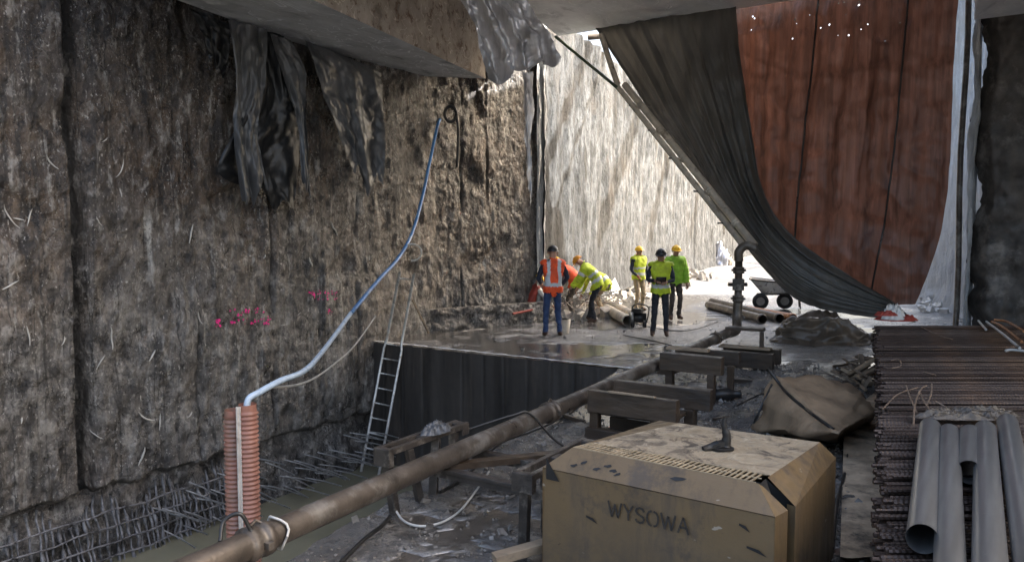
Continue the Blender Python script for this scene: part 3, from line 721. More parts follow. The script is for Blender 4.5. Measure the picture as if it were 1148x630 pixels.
mb = MB(); mb.tube(spline([pipe_pt(12.6), pipe_pt(12.95), (low.x+.05, 13.35, .42), (low.x, 13.55, .62), (low.x, 13.6, .9)], 6), PR*1.0, 16)
child(mb, 'elbow', 'pipe')
mb = MB(); mb.tube([(low.x, 13.6, .9), (low.x, 13.6, top.z-.15)], PR*.8, 16); child(mb, 'riser', 'pipe')
for z in (.62, .95, 1.45): child(collar((low.x, 13.6, z), (0, 0, 1), PR*.95, .06), 'coupling', 'pipe')
mb = MB(); mb.box((low.x, 13.6, 1.2), (.2, .16, .2), .3); mb.tube([(low.x-.15, 13.5, 1.2), (low.x+.13, 13.68, 1.2)], .035, 10); child(mb, 'valve', 'frame')
dtop = PY(690, 98, 15.1); dlow = Vector((low.x-.05, 13.75, top.z+.12))
dd = (dtop-dlow).normalized()
mb = MB(); mb.tube(spline([(low.x, 13.6, top.z-.15), (low.x, 13.6, top.z+.02), (low.x+.1, 13.66, top.z+.12), (low.x+.26, 13.72, top.z+.08)], 6), PR*.95, 14)
child(mb, 'elbow', 'pipe')
tp = empty('slanting_pipe', dlow, 0, 'dusty cream pipe slanting up along the hem of the charcoal curtain', 'pipe')
o2 = Vector(tp.location); side = Vector((.84, .54, 0))
mb = MB(); mb.tube([dlow+side*.28, dtop+side*.16], .07, 14); child(mb, 'tube', 'creampipe', tp, o2)
mb = MB(); mb.tube([dlow+side*.08, dtop+side*-.02], .055, 12); child(mb, 'brown_tube', 'creampipe', tp, o2)
for k in (.12, .3, .5, .68, .85):
    p = dlow+(dtop-dlow)*k; child(collar(p+side*(.26-.14*k), dd, .062, .05), 'coupling', 'creampipe', tp, o2)
    mb = MB(); mb.bar(p-side*.08, p+side*.36, .04, .03); child(mb, 'bracket', 'frame', tp, o2)
up = PY(672, 44, 15.4)
mb = MB(); mb.tube(spline([dtop+side*.02, dtop+Vector((-.1, 0, .3)), up], 6), .06, 12); child(mb, 'upper_tube', 'creampipe', tp, o2)
mb = MB(); mb.tube([PY(622, 46, 15.5), PY(690, 101, 15.0)], .035, 10)
tag(mb.build('prop_pole', 'green'), 'thin green pole sloping down from the slab corner to the slanting pipe', 'pole')
# ties and a looped cable on the near coupling
mb = MB(); c = pipe_pt(3.0)
mb.tube([c+Vector((math.cos(a)*.10, .02*math.sin(3*a), math.sin(a)*.10)) for a in [i*.35 for i in range(19)]], .008, 6); child(mb, 'tie_wire', 'wire')
mb = MB(); q = pipe_pt(2.62)
mb.tube(spline([q+Vector((-.02, 0, .08)), q+Vector((-.05, .05, .17)), q+Vector((.0, .12, .2)), q+Vector((.03, .17, .09))], 8), .012, 8)
tag(mb.build('hose_loop', 'cable'), 'small black hose loop over the near pipe coupling', 'hose')
mb = MB(); c = pipe_pt(6.0)
mb.tube(spline([c+Vector((-.3, -.5, .0)), c+Vector((-.04, -.15, .095)), c+Vector((.06, .0, .09)), c+Vector((.25, .2, -.2)), c+Vector((.5, .5, -.37)), c+Vector((1.0, 1.4, -.38))], 8), .012, 7)
tag(mb.build('cable', 'cable'), 'thin black cable slung over the pipe and trailing on the mud', 'cable')

# ---- steel trestle table that carries the near end
tr = empty('steel_trestle', (-3.37, 4.9, 0), 0, 'low muddy steel trestle frame carrying the near end of the pipe', 'trestle')
o3 = Vector(tr.location)
for x, w in ((-3.98, .16), (-2.77, .17)):
    mb = MB(); y0, y1 = (4.32, 5.35) if x < -3.5 else (4.40, 5.45)
    for s_ in (-1, 1): mb.box((x+s_*w*.36, (y0+y1)/2, .5), (w*.26, y1-y0, .05))
    mb.box((x, y0+.03, .455), (w, .06, .14)); mb.box((x, y1-.05, .47), (w, .1, .1)); mb.box((x, (y0+y1)/2, .49), (w*.5, .12, .05))
    child(mb, 'channel_rail', 'frame', tr, o3, .006)
    for yy, lean in ((y0+.06, .05), (y0+.32, .10), (y1-.12, -.06), (y1-.36, -.1)):
        mb = MB(); mb.bar((x, yy, .45), (x+(.04 if x < -3.5 else -.05), yy+lean, -.03), .07, .055); child(mb, 'leg', 'frame', tr, o3, .005)
for y_ in (4.75, 5.3):
    mb = MB(); mb.box((-3.37, y_, .275), (1.2, .07, .075)); mb.box((-3.37, y_-.045, .30), (1.2, .012, .03)); child(mb, 'cross_bar', 'frame', tr, o3, .004)
mb = MB(); mb.bar((-3.9, 4.6, .3), (-3.1, 5.6, .31), .10, .05); child(mb, 'plank', 'timber', tr, o3)
mb = MB(); mb.crumple(Vector((-3.95, 4.95, .525)), (.1, .17, .05), 3, 26, 1.5, .8); child(mb, 'plastic_scrap', 'tarp_grey', tr, o3)

# ---- timber cribs under the pipe
def crib(name, boards, label):
    c0 = boards[0][1]; t = empty(name, (c0[0], c0[1], 0), 0, label, 'timber support', 'timber cribs beside the pipe'); o4 = Vector(t.location)
    for nm, c, s, rz, mat in boards:
        mb = MB(); mb.box(c, s, rz, jit=.004); child(mb, nm, mat, t, o4, .006)
    return t
crib('timber_crib', [
    ('beam', (-3.14, 7.06, .43), (.95, .11, .22), 0, 'timber'), ('beam', (-3.05, 7.62, .45), (1.05, .12, .21), .03, 'timber'),
    ('ledger', (-3.12, 7.0, .555), (.5, .05, .02), 0, 'timber_lit'), ('ledger', (-3.2, 7.34, .30), (.9, .5, .035), .02, 'timber'),
    ('post', (-3.56, 7.09, .16), (.09, .1, .32), 0, 'timber'), ('post', (-2.88, 7.09, .16), (.12, .12, .32), 0, 'timber'), ('post', (-2.73, 7.6, .17), (.1, .12, .34), 0, 'timber'), ('post', (-3.5, 7.6, .17), (.1, .1, .34), 0, 'timber'),
    ('beam', (-3.14, 7.0, .08), (.95, .08, .16), 0, 'timber'), ('beam', (-3.14, 7.58, .08), (.95, .08, .15), .02, 'timber')], 'nearest dark timber crib of stacked beams, behind the tan cabinet')
crib('timber_crib', [
    ('beam', (-3.35, 9.32, .50), (.80, .12, .22), 0, 'timber'), ('beam', (-3.32, 9.85, .53), (.85, .12, .16), .02, 'timber'), ('ledger', (-3.5, 9.6, .63), (.55, .12, .035), .05, 'timber_lit'),
    ('post', (-3.08, 9.30, .2), (.085, .09, .4), 0, 'timber'), ('post', (-2.98, 9.75, .22), (.08, .09, .44), .1, 'timber'), ('post', (-3.66, 9.4, .2), (.1, .1, .4), 0, 'timber'),
    ('beam', (-3.35, 9.6, .06), (.3, .9, .12), .3, 'timber')], 'middle timber crib with tall post, between the near and far cribs')
crib('timber_crib', [
    ('beam', (-3.45, 12.1, .14), (.82, .14, .24), 0, 'timber'), ('beam', (-3.5, 12.55, .15), (.9, .14, .24), .03, 'timber'), ('ledger', (-3.55, 12.35, .29), (.8, .22, .03), .02, 'timber_lit'),
    ('post', (-3.32, 12.45, .42), (.06, .06, .24), 0, 'timber'), ('ledger', (-3.6, 12.5, .57), (.6, .2, .05), .05, 'timber')], 'farthest timber crib, low beams next to the upright pipe')
mb = MB(); mb.bar((-3.85, 7.5, .26), (-3.6, 8.6, .27), .13, .10)
tag(mb.build('timber_wedge', 'timber_lit', bevel=.006), 'pale plank wedged under the pipe beside the nearest crib', 'plank')
mb = MB(); mb.bar((-3.95, 9.9, .25), (-3.85, 10.9, .26), .2, .10)
tag(mb.build('timber_wedge', 'timber', bevel=.006), 'dark plank wedged under the pipe between middle and far cribs', 'plank')
p = G(815, 444, .08)
mb = MB(); d_ = Vector((.8, .5, .05)); mb.tube([p-d_*.2, p-d_*.16, p+d_*.05, p+d_*.1, p+d_*.22], [.05, .085, .085, .05, .05], 12); mb.tube([p+Vector((-.1, -.1, 0)), p+Vector((-.1, -.1, .18))], .03, 8)
tag(mb.build('pump_fitting', 'cable'), 'black pump fitting lying beside the post of the middle crib', 'pipe fitting')
for (u, v, L, a, w, lab) in ((838, 429, .35, .3, .10, 'short dark block on the wet mud right of the middle crib'), (822, 470, .5, 1.1, .05, 'thin stick on the mud behind the cabinet'), (850, 447, .55, .1, .05, 'thin lath on the mud in front of the wrapped bundle'), (640, 470, .5, -.4, .06, 'lath on the mud left of the nearest crib')):
    p = G(u, v, .03); mb = MB(); mb.box(p, (L, w, w*.7), a, jit=.006); tag(mb.build('wood_offcut', 'timber', bevel=.004), lab, 'wood offcut', 'wood offcuts on the mud')

# clods and stones trodden into the mud, many added to imitate wet glints
random.seed(77); mb = MB()
for i in range(4300):
    if i < 4000: x, y = rnd(-4.6, -.2), rnd(2.6, 13)
    else: x, y = rnd(-9, -1), rnd(11.3, 19)
    if y < 11 and x < pit_edge(y)+.05: continue
    s_ = rnd(.008, .024)*(1 if random.random() < .93 else 2.6); z = ground_h(x, y)[0]
    mb.box((x, y, z+s_*.2), (s_, s_*rnd(.6, 1.2), s_*rnd(.4, .9)), rot=Quaternion((rnd(-1, 1), rnd(-1, 1), rnd(-1, 1)), rnd(0, 3)).to_matrix(), jit=s_*.2)
tag(mb.build('mud_clods', simple('wet_clods', (.17, .15, .128), .8, 5, .2, .6, 30)), 'clods and small stones trodden into the wet mud, many added for glints', kind='stuff')
# cables on the mud
def on_ground(pts, r, lift=.012): return [(p.x, p.y, ground_h(p.x, p.y)[0]+lift+r) for p in (G(u, v) for u, v in pts)]
for pts, r, mat, lab in (
    ([(660, 450), (628, 474), (596, 494), (560, 515), (520, 545), (492, 562)], .014, 'cable', 'black cable running along the mud beneath the pipe'),
    ([(425, 552), (438, 578), (450, 592), (470, 598), (494, 594), (514, 580), (530, 560), (548, 540)], .009, 'wire', 'pale cable curled on the mud under the trestle'),
    ([(360, 660), (386, 634), (408, 616), (424, 604), (434, 588)], .016, 'cable', 'thick dark hose lying at the left trestle legs'),
    ([(700, 360), (730, 368), (770, 372), (806, 362)], .012, 'cable', 'thin cable across the wet slab in front of the pump'),
    ([(700, 378), (735, 384), (764, 392)], .012, 'cable', 'thin cable on the slab by the feet of the man with the tablet'),
    ([(842, 425), (862, 440), (850, 452), (826, 462)], .01, 'cable', 'thin cable looped on the mud left of the wrapped bundle'),
    ([(958, 505), (954, 540), (947, 580), (943, 628)], .014, 'cable', 'black cable on the pale boards right of the cabinet')):
    mb = MB(); mb.tube(spline(on_ground(pts, r, .03 if 'boards' in lab else .012), 8), r, 7); tag(mb.build('cable', mat), lab, 'cable')

# ================================================================== TAN CABINET
zt = .8
cab = empty('equipment_cabinet', (-1.7, 4.8, 0), 0, 'tan steel cabinet with stencilled name and muddy lid, in the foreground', 'cabinet'); oc = Vector(cab.location)
FL, FR_, BR, BL = [G(u, v, zt) for u, v in ((643, 505), (856, 547), (925, 499), (764, 477))]
FL2, FR2 = G(609, 528, zt-.13), G(876, 586, zt-.13); FR3, BR2 = G(899, 574, zt-.13), G(944, 517, zt-.13); BL2 = G(742, 474, zt-.13)
mb = MB(); dn = Vector((0, 0, -.03))
f_ = lambda a, b: (FL*(1-a)+FR_*a)*(1-b)+(BL*(1-a)+BR*a)*b+Vector((0, 0, .012*fr((a*5, b*5, 3), 4)*min(1, 9*min(a, 1-a, b, 1-b))))
GR = .17
mb.grid(lambda a, b: f_(a, GR+(1-GR)*b), 50, 40); child(mb, 'lid', 'cabtop', cab, oc)
mb = MB()
mb.add([f_(0, .02)-Vector((0, 0, .05)), f_(.99, .02)-Vector((0, 0, .05)), f_(.99, GR)-Vector((0, 0, .05)), f_(0, GR)-Vector((0, 0, .05))], [(0, 1, 2, 3)], 1)
for k in range(3): mb.bar(f_(.0, .008+k*GR/2.15), f_(.985, .008+k*GR/2.15), .010, .005)
for k in range(36): mb.bar(f_(.006+k/36*.98, .008), f_(.006+k/36*.98, GR-.004), .011, .006)
child(mb, 'vent_grille', ['grillebar', 'inside'], cab, oc)
z0 = -.02
def low(p, out=0.0): return Vector((p.x, p.y, z0))
mb = MB(); mb.add([FL2, FR2, FR_, FL], [(0, 1, 2, 3)]); child(mb, 'front_chamfer', 'cabinet', cab, oc)
mb = MB(); fi = Vector((.004, .012, -.004))
nf = (FR2-FL2).cross(Vector((0, 0, 1))).normalized()
def fp(a, z): p = FL2*(1-a)+FR2*a; return Vector((p.x, p.y, z))
zf = FL2.z
mb.grid(lambda a, b: fp(a, z0+(zf-.006-z0)*b)-nf*.006+nf*.006*fr((a*3, b*2, 7), 3), 20, 12); child(mb, 'front_panel', 'cabinet', cab, oc)
mb = MB(); mb.add([FR2, FR2+(FR3-FR2)*.62, FR_+(FR3-FR_)*.12, FR_], [(0, 1, 2, 3)])
mb.add([low(FR2), low(FR2+(FR3-FR2)*.62), FR2+(FR3-FR2)*.62, FR2], [(0, 1, 2, 3)]); child(mb, 'corner_panel', 'cabinet', cab, oc)
sI = (FR3+Vector((-.015, .05, 0)))
mb = MB(); A = FR_+(BR-FR_)*.13
mb.add([FR3, BR2, BR, A], [(0, 1, 2, 3)]); child(mb, 'side_chamfer', 'cabinet', cab, oc)
mb = MB(); mb.add([low(FR3), low(BR2), BR2, FR3], [(0, 1, 2, 3)]); mb.add([low(FR3), FR3, FR3+Vector((-.05, .02, 0)), low(FR3+Vector((-.05, .02, 0)))], [(0, 1, 2, 3)]); child(mb, 'side_panel', 'cabinet', cab, oc)
mb = MB(); mb.add([low(FR2)+Vector((.0, .06, 0)), low(FR3)+Vector((-.02, .06, 0)), FR3+Vector((-.02, .06, -.01)), A+Vector((-.01, .0, -.01)), FR_+Vector((0, .03, -.01)), FR2+Vector((0, .06, -.01))], [(0, 1, 2, 3, 4, 5)])
child(mb, 'corner_slot', 'black', cab, oc)
mb = MB(); mb.add([low(FL2), low(BL2), BL2, FL2], [(3, 2, 1, 0)]); mb.add([FL2, BL2, BL, FL], [(3, 2, 1, 0)]); mb.add([low(BL2), low(BR2), BR2, BL2], [(3, 2, 1, 0)]); mb.add([BL2, BR2, BR, BL], [(3, 2, 1, 0)])
child(mb, 'back_panel', 'cabinet', cab, oc)
# lifting hook on the lid
mb = MB(); h = f_(.60, .50)
mb.tube([h+Vector((0, 0, -.01)), h+Vector((0, 0, .012))], .075, 14); mb.bar(h+Vector((-.05, -.05, .02)), h+Vector((.03, .02, .05)), .05, .03)
mb.tube(spline([h+Vector((.02, .01, .02)), h+Vector((.025, .01, .09)), h+Vector((.01, 0, .15)), h+Vector((.015, 0, .20))], 5), [.03]*4+[.026]*4+[.018]*4+[.014]*3+[.006], 8)
mb.tube([h+Vector((-.09, -.09, .005)), h+Vector((-.02, -.02, .03))], [.022, .03], 8)
child(mb, 'lifting_lug', 'black', cab, oc)
# stencilled name
strokes = {'W': [[(0, 1), (.22, 0)], [(.22, 0), (.42, .85)], [(.42, .85), (.62, 0)], [(.62, 0), (.84, 1)]], 'Y': [[(0, 1), (.28, .48)], [(.56, 1), (.28, .48)], [(.28, .40), (.28, 0)]],
           'S': [[(.52, .80), (.42, .95), (.24, 1), (.08, .9), (.03, .74), (.12, .58), (.24, .53)], [(.30, .49), (.46, .42), (.53, .26), (.46, .08), (.28, 0), (.1, .05), (.02, .2)]],
           'O': [[(.26, 1), (.12, .93), (.03, .74), (0, .5), (.03, .26), (.12, .07), (.26, 0)], [(.42, 0), (.56, .07), (.65, .26), (.68, .5), (.65, .74), (.56, .93), (.42, 1)]],
           'A': [[(0, 0), (.30, 1)], [(.30, 1), (.60, 0)], [(.13, .36), (.47, .36)]]}
wid = {'W': .84, 'Y': .56, 'S': .55, 'O': .68, 'A': .6}
mb = MB(); x = 0; tot = sum(wid[c]+.16 for c in 'WYSOWA'); P0 = fp(.325, 0); P1 = fp(.685, 0)
P0z = .552; capH = .090; Wd = (P1-P0).length; tdir = (P1-P0).normalized()
for c in 'WYSOWA':
    for s_ in strokes[c]:
        pts = [P0+tdir*((x+a)/tot*Wd)+Vector((0, 0, P0z-capH+b*capH*(1 if c != 'O' else .96)+(.0)))+nf*.006 for a, b in s_]
        for a, b in zip(pts, pts[1:]):
            d = (b-a).normalized(); e = (b-a).length
            mb.bar(a-d*.002, b+d*.002, .0115, .002, up=nf)
    x += wid[c]+.16
child(mb, 'lettering', simple('worn_stencil_paint', (.03, .024, .018), .4, 30, .7, .1, dirt=(.09, .066, .042), dirt_lo=.58), cab, oc)
for (a, z, L, an) in ((.12, .735, .05, .4), (.2, .725, .06, 1), (.24, .72, .05, 2), (.29, .725, .05, .5), (.88, .47, .12, .25), (.12, .36, .08, .3), (.9, .58, .07, .1), (.6, .68, .05, 0)):
    pass
for (a, t_, L) in ((.12, .3, .05), (.15, .5, .04), (.23, .35, .07), (.27, .55, .05), (.31, .4, .06), (.62, .6, .12), (.34, .3, .04)):
    mb = MB(); p = (FL2*(1-a)+FR2*a)*(1-t_)+(FL*(1-a)+FR_*a)*t_+nf*.003+Vector((0, 0, .003)); k = 8
    mb.add([p+tdir*math.cos(6.283*j/k)*L*.5*rnd(.5, 1.2)+((FL-FL2).normalized())*math.sin(6.283*j/k)*.018*rnd(.4, 1.3) for j in range(k)], [tuple(range(k))]); child(mb, 'tar_stain', 'black', cab, oc)
for (a, z, L) in ((.90, .47, .11), (.22, .42, .08), (.87, .585, .06)):
    mb = MB(); p = fp(a, z)+nf*.004; mb.add([p+tdir*L+Vector((0, 0, -.03)), p+Vector((0, 0, -.004)), p+Vector((0, 0, .008)), p+tdir*L*.6], [(0, 1, 2, 3)]); child(mb, 'tar_stain', 'black', cab, oc)
mb = MB(); p = fp(.02, .60)+nf*.004; mb.add([p, p+Vector((0, 0, .14)), p+tdir*.10-Vector((0, 0, .0))], [(0, 2, 1)])
child(mb, 'tar_stain', 'black', cab, oc)
# boards right of the cabinet
mb = MB()
def bfn(a, b):
    p = (G(952, 640)*(1-a)+G(1004, 640)*a)*(1-b)+(G(952, 470)*(1-a)+G(992, 440)*a)*b
    return Vector((p.x, p.y, .035+.02*fr((p.x*4, p.y*4, 1), 4)))
mb.grid(bfn, 24, 90); tag(mb.build('ground_sheet', simple('trampled_pale_board', (.42, .315, .21), .5, 5, .8, .7, 16, dirt=(.06, .05, .04), dirt_lo=.52)), 'pale trampled sheeting laid between the cabinet and the bar stack', 'sheeting')
p = G(590, 628, .05); mb = MB(); mb.bar(p+Vector((-.12, -.2, 0)), p+Vector((.2, .25, .06)), .09, .06)
tag(mb.build('timber_plank', 'timber_lit', bevel=.004), 'pale plank end poking out at the left foot of the cabinet', 'plank')

# ================================================================== WRAPPED BUNDLE, TARP HEAP
wb = empty('wrapped_bundle', G(915, 495), 0, 'faceted brown tarpaulin bundle tied with a black strap, behind the cabinet', 'bundle'); ob_ = Vector(wb.location)
A0 = G(846, 487); B0 = G(944, 500); C0 = G(985, 470); D0 = G(880, 455); T1 = D(873, 421, 8.5); T2 = D(930, 424, 8.9); T3 = D(968, 438, 8.7); T4 = D(905, 448, 8.0); T0 = D(858, 452, 8.25)
bm = bmesh.new()
for p in (A0, B0, C0, D0, T1, T2, T3, T4, T0, G(985, 465, .25), G(947, 490, .35)): bm.verts.new(p)
bmesh.ops.convex_hull(bm, input=bm.verts); bmesh.ops.triangulate(bm, faces=bm.faces)
bmesh.ops.subdivide_edges(bm, edges=bm.edges[:], cuts=7, use_grid_fill=True); bm.normal_update()
for v in bm.verts:
    if v.co.z > .02: v.co += v.normal*(.06*fr(v.co*2.6, 4)-.035*abs(noise.noise(v.co*4.5))+.015*fr(v.co*9, 3))
from mathutils.bvhtree import BVHTree
bm.faces.ensure_lookup_table(); bvh = BVHTree.FromBMesh(bm)
def onb(u, v):
    h = bvh.ray_cast(CAM, ray(u, v).normalized()); return (h[0]-ray(u, v).normalized()*.006) if h[0] else D(u, v, 8.2)
strap1 = [onb(846+26*k/8, 484-59*k/8) for k in range(1, 8)]; strap2 = [onb(876+64*k/10, 430+54*(k/10)**.8) for k in range(11)]
mb = MB(); bm.verts.index_update(); mb.add([v.co.copy() for v in bm.verts], [[v.index for v in f.verts] for f in bm.faces], 0, True); bm.free()
child(mb, 'cover', 'tarp_brown', wb, ob_)
mb = MB(); mb.tube(spline(strap1, 4), .012, 7); mb.tube(spline([strap2[0]+Vector((-.12, 0, .14))]+strap2, 4), .017, 7)
child(mb, 'strap', 'cable', wb, ob_)
th = empty('tarpaulin_heap', G(935, 389), 0, 'dark crumpled muddy tarpaulin heap beside the end of the bar stack', 'tarpaulin'); oh = Vector(th.location)
mb = MB(); c = G(930, 384)
mb.heap(c+RGT*.10, (.92, .5, .56), 5, .13, .05, 130, 70, YAW); child(mb, 'sheet', 'tarp_dark', th, oh)
mb = MB(); mb.heap(c+RGT*-.6+FWD*.15, (.30, .3, .40), 9, .09, .04, 70, 40, .4); child(mb, 'folded_corner', 'tarp_dark', th, oh)

# ================================================================== REBAR STACK, STEEL PIPES ON TOP
ZT = .80
def left_end(d): return RGT*(d*(.492-.0026*(d-3.4)*1.0))
bar = MB(); n = 330; L = 4.6
bar.tube([(L*i/n, 0, 0) for i in range(n+1)], [.0135 if i % 2 else .0108 for i in range(n+1)], 6, smooth=False)
# one ribbed bar, copied
proto = bar.build('rebar_bar', 'rebar')
random.seed(5); bars = 0; d = 2.95; bardir = YAW
while d < 11.1 and bars < 292:
    o = proto if bars == 0 else proto.copy()
    if bars: COL.objects.link(o)
    p = FWD*d+left_end(d)+RGT*(rnd(-.05, .05)-(.03 if random.random() < .2 else 0))
    zz = ZT-.02+.014*math.sin(d*3.1)+rnd(-.008, .008)+(.02 if random.random() < .12 else 0)
    o.location = (p.x, p.y, zz); o.rotation_euler = (rnd(0, 3), rnd(-.003, .004), YAW+rnd(-.007, .007)-.0)
    tag(o, 'rusty ribbed steel bar lying in the big bar stack at the right', 'rebar', 'rebar in the stack'); bars += 1
    d += .0285 if random.random() < .93 else .045
mb = MB()
for lay in range(1, 7):
    d = 2.95
    while d < 11.0:
        p = FWD*d+left_end(d)+RGT*rnd(-.07, .10)+Vector((0, 0, ZT-.03-.028*lay-(lay-1)*.002+rnd(-.006, .006)))
        if random.random() < .9: mb.tube([p, p+RGT*4.4], .0125, 5, smooth=False)
        d += .034 if lay < 3 else .06
mb.hexa([*(FWD*d+left_end(d)+RGT*o_+Vector((0, 0, z)) for z in (0,) for d, o_ in ((2.95, .25), (2.95, 4.4), (10.8, 4.4), (10.8, .25))), *(FWD*d+left_end(d)+RGT*o_+Vector((0, 0, ZT-.2)) for d, o_ in ((2.95, .25), (2.95, 4.4), (10.8, 4.4), (10.8, .25)))])
o = mb.build('rebar_pile', 'rebar'); tag(o, 'lower layers of rusty bars inside the bar stack', 'rebar', kind='stuff')
# steel pipes
random.seed(3)
def steel_pipe(a, b, r, lab):
    a = Vector(a); b = Vector(b); t = empty('steel_pipe', a, 0, lab, 'steel pipe', 'steel pipes on the bar stack')
    d = (b-a); n_ = d.normalized(); mb = MB()
    mb.tube([a, b], r, 28, 0, False); mb.tube([b, b, a, a], [r, r*.86, r*.86, r], 28, 1, False)
    for v in mb.v: v -= a
    for q in range(0): pass
    mb.build('tube', ['steelpipe', 'inside'], t)
    for e, s_ in ((a, 1), (b, -1)):
        m2 = MB(); m2.tube([e-a, e-a+n_*s_*.012], [r*1.02, r*1.02], 28, 0, False); m2.tube([e-a-n_*s_*.002, e-a-n_*s_*.002], [r*1.02, r*.86], 28, 0, False); m2.build('rim', 'steelpipe', t)
    return t
PRr = .064; PZr = ZT+PRr+.012
steel_pipe(G(1050, 482, PZr), G(1046, 612, PZr), PRr, 'grey steel pipe on the bar stack, leftmost, with dark open end')
steel_pipe(G(1072, 488, PZr), G(1082, 720, PZr), PRr*.92, 'grey steel pipe, second from the left, running out of the picture')
steel_pipe(G(1096, 490, PZr), G(1097, 534, PZr), PRr, 'short grey pipe stub with dark open end between two longer pipes')
steel_pipe(G(1113, 485, PZr+.01), G(1131, 720, PZr+.01), PRr, 'grey steel pipe right of the short stub, bent at its far end')
steel_pipe(G(1138, 477, PZr), G(1185, 700, PZr), PRr, 'grey steel pipe at the right edge of the picture')
# crumpled plastic by the pipe ends
mb = MB(); c = G(1082, 470, ZT+.02); mb.crumple(c+RGT*.08, (.42, .10, .05), 14, 70, 2.0, .8, YAW)
tag(mb.build('plastic_wrap', 'tarp_dark'), 'crumpled grey plastic wrap lying at the far ends of the steel pipes', 'plastic wrap')
# bent wires and rods on the stack
def rods(name, items, r, mat, cat, grp):
    for pts, lab in items:
        mb = MB(); mb.tube(spline([G(u, v, ZT+z) for u, v, z in pts], 6), r, 6); tag(mb.build(name, mat), lab, cat, grp)
rods('bent_wire', [
    ([(995, 461, .01), (1012, 444, .05), (1034, 436, .02)], 'bent pale wire at the left side of the stack, lying flat'),
    ([(1021, 434, .10), (1028, 452, .05), (1034, 464, .02)], 'bent wire standing up, first of the tuft on the stack'),
    ([(1031, 480, .02), (1032, 455, .08), (1038, 438, .12), (1044, 434, .12)], 'bent wire hooked at its top in the middle of the tuft'),
    ([(1036, 440, .08), (1042, 452, .05), (1050, 463, .02)], 'short bent wire in the tuft, leaning right'),
    ([(1050, 432, .12), (1050, 442, .08), (1046, 456, .03)], 'curled wire at the right of the tuft, top bent over'),
    ([(1055, 452, .06), (1066, 458, .03), (1078, 466, .01)], 'straight wire end right of the tuft'),
    ([(1003, 405, .01), (1012, 404, .03), (1014, 411, .03), (1004, 414, .01)], 'small pale wire loop near the left end of the stack'),
    ([(1040, 418, .01), (1054, 422, .01)], 'short straight wire on the middle of the stack'),
    ([(1036, 367, .02), (1054, 376, .02), (1072, 381, .02)], 'long pale wire near the far edge of the stack')], .0065, 'rod', 'wire', 'loose wires on the bar stack')
rods('loose_rod', [
    ([(1109, 361, .06), (1128, 375, .07), (1148, 391, .08)], 'pale straight rod lying across the far right of the stack'),
    ([(1100, 360, .03), (1109, 370, .04)], 'short white rod at the far edge of the stack'),
    ([(1132, 394, .04), (1140, 393, .05), (1160, 395, .05)], 'white rod end at the right edge of the picture')], .016, 'wire', 'rod', 'rods on the bar stack')
rods('loose_rod', [
    ([(1115, 361, .06), (1126, 366, .07), (1150, 384, .07)], 'orange rusty rod, lower of the two at the far right'),
    ([(1118, 359, .08), (1132, 361, .08), (1152, 372, .08)], 'orange rusty rod, upper of the two at the far right')], .018, 'copper', 'rod', 'rods on the bar stack')
# red and white rags on the far corner of the stack
rg = empty('rag_pile', G(1006, 356, ZT), 0, 'red and white rags dumped on the far left corner of the bar stack', 'rags'); orr = Vector(rg.location)
mb = MB(); mb.crumple(G(1008, 359, ZT), (.31, .2, .075), 4, 44, 1.5, .6, YAW); child(mb, 'red_cloth', 'red', rg, orr)
mb = MB(); mb.crumple(G(1004, 358, ZT+.02), (.19, .13, .2), 7, 40, 1.5, .5, YAW); child(mb, 'white_cloth', 'white', rg, orr)
mb = MB(); mb.crumple(G(995, 354, ZT+.13), (.17, .09, .06), 8, 40, 1.4, .5, YAW); child(mb, 'red_cap', 'red', rg, orr)
# scrap wood beside the stack
random.seed(9)
words_ = ['long', 'short', 'split', 'broken', 'muddy', 'thin', 'thick', 'pale', 'dark', 'bent']
for i in range(34):
    u = 968+random.gauss(0, 13); v = 430+random.gauss(0, 11)
    u = max(940, min(990, u)); v = max(402, min(446, v))
    p = G(u, v, 0); hz = .06+max(0, .3-.012*abs(u-972)-.008*abs(v-432))*random.random()
    Ls = rnd(.18, .5); a = Vector((rnd(-1, 1), rnd(-1, 1), rnd(-.45, .45))).normalized()*Ls/2
    mb = MB(); p = Vector((p.x, p.y, hz)); mb.bar(p-a, p+a, rnd(.03, .09), rnd(.02, .05))
    o = mb.build('scrap_wood', random.choice(('wood', 'wood', 'timber_lit', 'timber')), bevel=.003)
    tag(o, 'splintered piece of scrap wood in the heap left of the bar stack', 'scrap wood', 'scrap wood heap')
# bright rubble at the foot of the right wall
random.seed(21)
mb = MB()
for i in range(160):
    p = G(rnd(1034, 1104), rnd(336, 352), 0); s_ = rnd(.05, .22)
    p += Vector((0, 0, s_*.3)); mb.box(p, (s_, s_*rnd(.5, 1), s_*rnd(.3, .8)), rot=Quaternion((rnd(-1, 1), rnd(-1, 1), rnd(-1, 1)), rnd(0, 3)).to_matrix(), jit=s_*.15)
tag(mb.build('rubble', 'white'), 'pale broken rubble at the foot of the right trench wall', 'rubble', kind='stuff')

